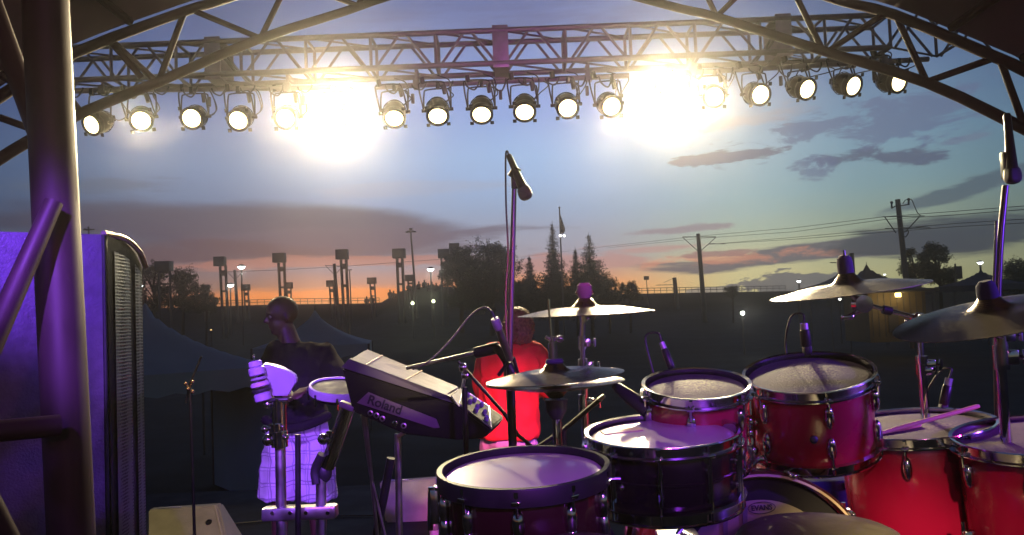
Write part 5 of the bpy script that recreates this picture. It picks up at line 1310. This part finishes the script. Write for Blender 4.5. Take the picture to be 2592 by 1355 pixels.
def flood(px, py, Y, w, lab, col, e, light, elong=1.0, mstr=8):
    c = W(px, py, Y); r_ = w / 2 / F * Y; gz = ground_z(c.x, Y); t = thing('flood_light', (c.x, Y, gz), lab, 'flood light', 'low lights on the slope')
    MB().box(c + Vector((0, r_ * .8, r_ * .35)), (r_ * 2.2 * elong, r_, r_ * 1.3), bev=r_ * .2).build('housing', black, t)
    MB().lathe([(0, r_ * .2), (r_ * .8, .0), (r_ * .85, -r_ * .3)], o=c, up=(0, -1, 0), n=18).build('lit_glass', mat('flood_' + e, col, .3, emit=col, estr=mstr), t)
    if c.z - gz > r_: MB().tube([(c.x, Y + r_ * .8, gz), (c.x, Y + r_ * .8, c.z)], .05, 6).build('post', dusk, t)
    if light:
        l = bpy.data.lights.new('flood_beam', 'POINT'); lo = bpy.data.objects.new('flood_beam', l); COL.objects.link(lo); l.energy = light; l.color = col; l.shadow_soft_size = .2; lo.location = c + Vector((0, -.6, .1))
flood(1044, 768, 62, 9, 'bright low flood light on the dark slope, left of a pair', (.9, 1, .6), 'yellow', 25)
flood(1097, 763, 62, 9, 'bright low flood light on the dark slope, right of a pair', (.9, 1, .6), 'yellow', 25)
flood(1880, 793, 45, 12, 'round white light alone on the dark slope left of the crash', (.95, 1, .85), 'white', 20)
flood(2126, 757, 50, 8, 'small bluish light just under the crash cymbal', (.85, .95, 1), 'white', 0)
flood(534, 836, 40, 5, 'tiny amber light on the dark slope left of the marquee', (1, .6, .2), 'amber', 0, mstr=2)
# light mast, catenary poles and wires
def pole(name, lab, cat, a, b, Y, r0, r1, arms=(), grp=None, extras=None):
    A_, B_ = W(*a, Y), W(*b, Y); gz = ground_z(B_.x, Y); E_ = A_ + (B_ - A_) * ((A_.z - gz) / max(.1, A_.z - B_.z)); t = thing(name, (E_.x, Y, gz), lab, cat, grp)
    MB().tube([E_, A_], [r1, r0], 10).build('shaft', dusk, t)
    for (p, q, r_) in arms: MB().tube([W(*p, Y), W(*q, Y)], r_, 6).build('arm', dusk, t)
    return t
t = pole('light_mast', 'very thin tall light mast with a ring of lamp heads, left of centre', 'light mast', (1039, 582), (1052, 745), 75, .07, .12, (((1030, 588), (1050, 587), .05),))
m = MB()
for q in ((1031, 588), (1040, 580), (1049, 587), (1036, 586), (1044, 586)): m.box(W(q[0], q[1], 75), (.30, .4, .12), bev=.02); 
m.build('lamp_heads', dusk, t)
pole('light_mast', 'short thin light mast right of the catenary pole left of centre', 'light mast', (885, 683), (888, 764), 80, .05, .08, (((879, 684), (891, 683), .05),))
pole('light_mast', 'cross topped mast rising above the side speaker', 'light mast', (224, 574), (225, 596), 60, .06, .08, (((211, 582), (240, 581), .05), ((214, 579), (220, 583), .05)))
pole('catenary_pole', 'far catenary pole standing between the two lit street lamps', 'utility pole', (594, 684), (600, 774), 84, .14, .18, (((577, 688), (612, 688), .03), ((577, 690), (594, 708), .03), ((612, 690), (596, 708), .03)), 'catenary poles along the tram line')
pole('catenary_pole', 'catenary pole directly left of the third tall box tower', 'utility pole', (846, 668), (853, 764), 78, .15, .2, (((823, 672), (870, 674), .03), ((823, 672), (846, 695), .03), ((868, 674), (848, 696), .03)), 'catenary poles along the tram line')
pole('catenary_pole', 'catenary pole with a bracket each side, right of the spruces', 'utility pole', (1767, 592), (1779, 742), 72, .17, .22, (((1728, 600), (1812, 600), .035), ((1728, 601), (1769, 638), .03), ((1812, 601), (1771, 638), .03), ((1795, 617), (1835, 618), .03)), 'catenary poles along the tram line')
pole('catenary_pole', 'short dark catenary pole on the ridge right of the sign', 'utility pole', (1707, 703), (1711, 743), 84, .2, .22, (((1660, 722), (1706, 721), .03), ((1680, 716), (1706, 704), .02)), 'catenary poles along the tram line')
pole('catenary_pole', 'thick catenary pole behind the felt of the crash cymbal', 'utility pole', (2156, 641), (2160, 720), 60, .16, .18, (((2101, 665), (2156, 666), .035), ((2118, 658), (2154, 643), .025)), 'catenary poles along the tram line')
t = pole('catenary_pole', 'nearest and thickest catenary pole with insulators on top, at the right', 'utility pole', (2272, 505), (2294, 712), 45, .13, .17,
    (((2235, 549), (2340, 547), .025), ((2240, 550), (2268, 590), .03), ((2327, 549), (2294, 585), .03), ((2240, 579), (2355, 577), .022), ((2275, 583), (2350, 572), .02), ((2256, 528), (2270, 520), .03), ((2280, 521), (2300, 518), .03)), 'catenary poles along the tram line')
m = MB()
for q in ((2257, 513, 526), (2300, 505, 519)):
    m.tube([W(q[0], q[1], 45), W(q[0], q[2], 45)], .05, 8); m.ball(W(q[0], q[1], 45), .08)
m.build('insulator', dusk, t)
m = MB(); m.tube([W(2285, 516, 45), W(2292, 507, 45), W(2306, 505, 45), W(2314, 520, 45), W(2322, 538, 45), W(2332, 548, 45)], .022, 6, smooth_path=4); m.build('jumper_wire', dusk, t)
m = MB(); m.tube([W(2282, 590, 45), W(2300, 585, 45), W(2292, 600, 45), W(2280, 592, 45)], .03, 6, smooth_path=3); m.build('registration_arm', dusk, t)
wires = [([(1285, 655, 110), (1535, 624, 90), (1768, 598, 72), (2010, 577, 58), (2237, 549, 45), (2420, 535, 38), (2640, 518, 32)], 'upper contact line wire crossing the right sky'),
         ([(1535, 628, 90), (1768, 604, 72), (2010, 587, 58), (2240, 556, 45), (2420, 544, 38), (2640, 527, 32)], 'second contact line wire just below the uppermost'),
         ([(1795, 619, 72), (2010, 601, 58), (2270, 578, 45), (2420, 566, 38), (2640, 552, 32)], 'third contact line wire, thin, right of the far catenary pole'),
         ([(1795, 619, 72), (2010, 606, 58), (2290, 584, 45), (2420, 574, 38), (2640, 562, 32)], 'lowest contact line wire on the right'),
         ([(560, 690, 90), (594, 688, 84), (700, 684, 82), (846, 676, 78), (960, 668, 80), (1140, 655, 90)], 'thin contact line wire passing the tall box towers')]
for pts, lab in wires:
    o = MB().tube([W(*p) for p in pts], .014 if 'tall' not in lab else .02, 5).build('overhead_wire', dusk); tag(o, lab, 'wire', 'overhead tram wires')
# ridge railings, sign, banners
def railing(x0, x1, lab, n):
    pts = []
    for i in range(n + 1):
        x = x0 + (x1 - x0) * i / n
        p = W(x, 760, 90.5); p = Vector((p.x, 90.5, ridge_z(p.x))); pts.append(p)
    t = thing('railing', pts[n // 2], lab, 'railing', 'railings along the ridge')
    for h in (.32, .58): MB().tube([p + Vector((0, 0, h)) for p in pts], .03, 5).build('rail', dusk, t)
    for p in pts: MB().tube([p - Vector((0, 0, .1)), p + Vector((0, 0, .6))], .03, 5).build('post', dusk, t)
railing(560, 960, 'long thin railing on the ridge behind the box towers', 22)
railing(1610, 1990, 'thin railing on the ridge right of the spruces', 24)
t = pole('sign_post', 'small square sign on a thin post on the ridge left of the short pole', 'sign', (1636, 706), (1639, 745), 86, .035, .04)
MB().box(W(1636, 704, 86), (.52, .06, .38), bev=.02).build('sign_board', dusk, t)
t = pole('banner_pole', 'leaning banner right of the far street lamp pole', 'flag', (2418, 668), (2417, 725), 50, .05, .05)
MB().box(W(2428, 690, 50), (.36, .03, .75), bev=.01).build('banner', dusk, t)
# flagpole
t = pole('flagpole', 'tall flagpole with limp flag and two small lamps, between the spruces', 'flagpole', (1416, 527), (1425, 765), 60, .045, .07)
MB().ball(W(1416, 526, 60), .075).build('finial', dusk, t)
m = MB(); fl = [(1419, 538), (1424, 556), (1430, 575), (1430, 584), (1426, 590), (1419, 592)]
rows = []
for i in range(9):
    f = i / 8; y = 540 + 52 * f; w = [0, 2.5, 4.5, 6.5, 8.5, 10.5, 12, 12, 7][i]
    rows.append([m.bm.verts.new(W(1417 + y * 0 + (y - 540) * .03 + w * g_ / 5, y, 60 + .12 * math.sin(g_ * 2.1 + i * .5))) for g_ in range(6)])
for i in range(8):
    for j in range(5): m.bm.faces.new((rows[i][j], rows[i][j + 1], rows[i + 1][j + 1], rows[i + 1][j]))
bmesh.ops.solidify(m.bm, geom=m.bm.faces[:], thickness=.01)
m.build('flag', mat('flag_cloth', (.22, .14, .15), .8), t)
for q in ((1418, 597), (1428, 597)): MB().ball(W(q[0], q[1], 59.8), .085).build('lamp', mat('flag_lamp', (1, 1, .9), .4, emit=(1, .95, .85), estr=6), t)
# marquees: square tents with swept peaked roofs
tentw = mat('tent_fabric', (.30, .40, .44), .75, 0, var=.12, vscale=1.5)
tentd = mat('tent_fabric_dark', (.10, .10, .12), .8, 0, var=.2)
def tent(cx, cy_, half, eave, peak, lab, rotz, m_, val=.28, walls=(), name='marquee'):
    gz = ground_z(cx, cy_); t = thing(name, (cx, cy_, gz), lab, 'tent', 'peaked marquees'); Rz = Matrix.Rotation(R(rotz), 3, 'Z'); k = 10; m = MB(); grid = []
    for i in range(-k, k + 1):
        row = []
        for j in range(-k, k + 1):
            u_, v_ = i / k, j / k; d = max(abs(u_), abs(v_)); rr = d ** .62; z = peak + (eave - peak) * rr - .05 * math.sin(d * math.pi) * (1 - abs(abs(u_) - abs(v_)))
            row.append(m.bm.verts.new(Vector((cx, cy_, z)) + Rz @ Vector((u_ * half, v_ * half, 0))))
        grid.append(row)
    for i in range(2 * k):
        for j in range(2 * k): m.bm.faces.new((grid[i][j], grid[i + 1][j], grid[i + 1][j + 1], grid[i][j + 1]))
    m.build('roof', m_, t, ang=60)
    cs = [Rz @ Vector((sx_ * half, sy_ * half, 0)) + Vector((cx, cy_, 0)) for sx_, sy_ in ((-1, -1), (1, -1), (1, 1), (-1, 1))]
    for a, b in zip(cs, cs[1:] + cs[:1]):
        m = MB(); n = 12; rows = [[m.bm.verts.new(Vector((*(a.lerp(b, i / n)).xy, eave))), m.bm.verts.new(Vector((*(a.lerp(b, i / n)).xy, eave - val - (.05 if i % 2 else 0))))] for i in range(n + 1)]
        for i in range(n): m.bm.faces.new((rows[i][0], rows[i + 1][0], rows[i + 1][1], rows[i][1]))
        m.build('valance', m_, t)
    for c in cs: MB().tube([(c.x, c.y, gz), (c.x, c.y, eave)], .03, 8).build('leg', dusk, t)
    MB().tube([(cx, cy_, peak - .1), (cx, cy_, peak + .10)], .015, 6).build('finial', dusk, t)
    for w in walls:
        a, b = cs[w], cs[(w + 1) % 4]; m = MB(); m.prism([Vector((a.x, a.y, gz)), Vector((b.x, b.y, gz)), Vector((b.x, b.y, eave - .1)), Vector((a.x, a.y, eave - .1))], Vector((0, .01, 0))); m.build('side_wall', m_, t)
cA = W(368, 790, 13.2); tent(cA.x, 13.2, 1.5, W(570, 940, 12.0).z, W(385, 772, 13.2).z + .05, 'large pale marquee beside the side speaker, its corner pointing right', 38, tentw, walls=(1,))
cA = W(330, 800, 16.6); tent(cA.x, 16.6, 1.6, 1.0, W(330, 785, 16.6).z, 'second pale marquee peak behind the nearest one', 30, tentw)
cB = W(797, 784, 23); tent(cB.x, 23, 1.45, W(797, 872, 23).z, cB.z, 'grey blue peaked marquee behind the bald person', 8, tentw)
c1 = W(2193, 668, 45); tent(c1.x, 45, 2.2, W(2193, 738, 45).z, c1.z, 'dark marquee with a tall needle peak right of the crash felt', 5, tentd)
c1 = W(2122, 688, 47); tent(c1.x, 47, 1.6, W(2122, 728, 47).z, c1.z, 'dark marquee peak left of the crash felt', 12, tentd)
c1 = W(2482, 680, 46); tent(c1.x, 46, 1.6, W(2482, 722, 46).z, c1.z, 'dark hut shaped marquee under the right street lamp', 20, tentd)
# lit kiosk
kx0, kx1 = W(2200, 800, 40).x, W(2345, 800, 40).x; zk = W(2270, 740, 40).z; zg = W(2270, 822, 40).z
t = thing('kiosk', ((kx0 + kx1) / 2, 41, ground_z(kx0, 41)), 'low kiosk with yellow lit wall under the crash cymbal', 'kiosk')
tanw = mat('tan_wall', (.18, .14, .08), .8, var=.2, vscale=2)
MB().box(((kx0 + kx1) / 2, 41.5, (zk + zg) / 2 - .4), (kx1 - kx0, 3, zk - zg + .8)).build('wall', tanw, t)
MB().box(((kx0 + kx1) / 2, 41.2, zk + .06), (kx1 - kx0 + .5, 4.2, .14), bev=.02).build('roof', dusk, t)
for i in range(9):
    x = kx0 + (kx1 - kx0) * (i + .5) / 9; MB().box((x, 39.985, (zk + zg) / 2 - .3), (.03, .03, zk - zg + .5)).build('wall_batten', dusk, t)
x = W(2258, 780, 40).x; MB().box((x, 39.96, (zk + zg) / 2 - .5), (.42, .06, 1.2)).build('door', dusk, t)
pL = W(2273, 747, 39.6); MB().box(pL, (.24, .12, .18), bev=.02).build('wall_lamp', mat('amber_lamp', (1, .8, .4), .4, emit=(1, .72, .28), estr=9), t)
l = bpy.data.lights.new('kiosk_light', 'POINT'); lo = bpy.data.objects.new('kiosk_light', l); COL.objects.link(lo); l.energy = 14; l.color = (1, .68, .25); l.shadow_soft_size = .1; lo.location = pL + Vector((0, -.35, -.05))
l = bpy.data.lights.new('kiosk_light', 'POINT'); lo = bpy.data.objects.new('kiosk_light', l); COL.objects.link(lo); l.energy = 8; l.color = (1, .72, .3); l.shadow_soft_size = .1; lo.location = W(2225, 760, 39.3)
# seated crowd on the rise
def seated(seed):
    random.seed(seed); m = MB(); head(m, (0, 0, .80), (random.uniform(-.4, .4), -1, 0), s=1.15); m.ball((0, .0, .45), 1, 12, (.21, .15, .26)); cap(m, (0, 0, .62), .075, (0, 0, .7), .07, 8)
    for s_ in (-1, 1):
        cap(m, (s_ * .2, 0, .58), .065, (s_ * .26, -.12, .34), .05, 8); cap(m, (s_ * .26, -.12, .34), .05, (s_ * .12, -.34, .32), .04, 8)
        cap(m, (s_ * .11, 0, .14), .11, (s_ * .14, -.42, .38), .075, 8); cap(m, (s_ * .14, -.42, .38), .075, (s_ * .13, -.52, .06), .05, 8); cap(m, (s_ * .13, -.52, .05), .05, (s_ * .13, -.66, .04), .045, 8)
    return m
dark_cl = mat('dusk_clothing', (.06, .045, .05), .9)
proto = [remesh(seated(k), 'person', dark_cl, None, .035, 1) for k in range(3)]
labs = ['seated silhouette leftmost of the crowd on the rise', 'seated silhouette second from the left on the rise', 'seated silhouette in the small group left of the tower legs', 'seated silhouette close beside the small group left of the tower legs',
        'seated silhouette directly under the short box tower', 'seated silhouette right of the short box tower', 'seated silhouette at the middle of the crowd row', 'seated silhouette with raised head in the crowd row', 'seated silhouette left of the crowd lamp', 'seated silhouette right under the crowd lamp', 'seated silhouette right of the crowd lamp', 'seated silhouette rightmost, at the edge of the dense tree']
random.seed(5)
for i, (px, py) in enumerate(((928, 750), (941, 747), (987, 733), (996, 736), (1034, 716), (1047, 716), (1060, 712), (1074, 708), (1084, 716), (1093, 713), (1104, 716), (1117, 713))):
    Yp_ = 88.6 if px > 960 else 88.0; p = W(px, py, Yp_); o = proto[i % 3] if i < 3 else proto[i % 3].copy()
    if i >= 3: COL.objects.link(o)
    s_ = 1.0; o.location = (p.x, Yp_, p.z - .93 * s_); o.rotation_euler = (0, 0, random.uniform(-.6, .6)); o.scale = (s_, s_, s_)
    tag(o, labs[i], 'person', 'people seated on the rise')
    if i < 3: pass
# ================================================================== HAZE (volume added so the lamps bloom with glare)
hz = MB(); hz.box((0, 55, 6), (420, 180, 22)); ho = hz.build('glare_haze', None or blackp, smooth=False)
ho.data.materials.clear()
hm = bpy.data.materials.new('glare_haze'); hm.use_nodes = True; hm.node_tree.nodes.clear()
pv = hm.node_tree.nodes.new('ShaderNodeVolumePrincipled'); mo = hm.node_tree.nodes.new('ShaderNodeOutputMaterial')
hm.node_tree.links.new(pv.outputs[0], mo.inputs['Volume'])
pv.inputs['Color'].default_value = (.95, .91, .93, 1); pv.inputs['Density'].default_value = .0024; pv.inputs['Anisotropy'].default_value = .94
ho.data.materials.append(hm); ho['kind'] = 'stuff'
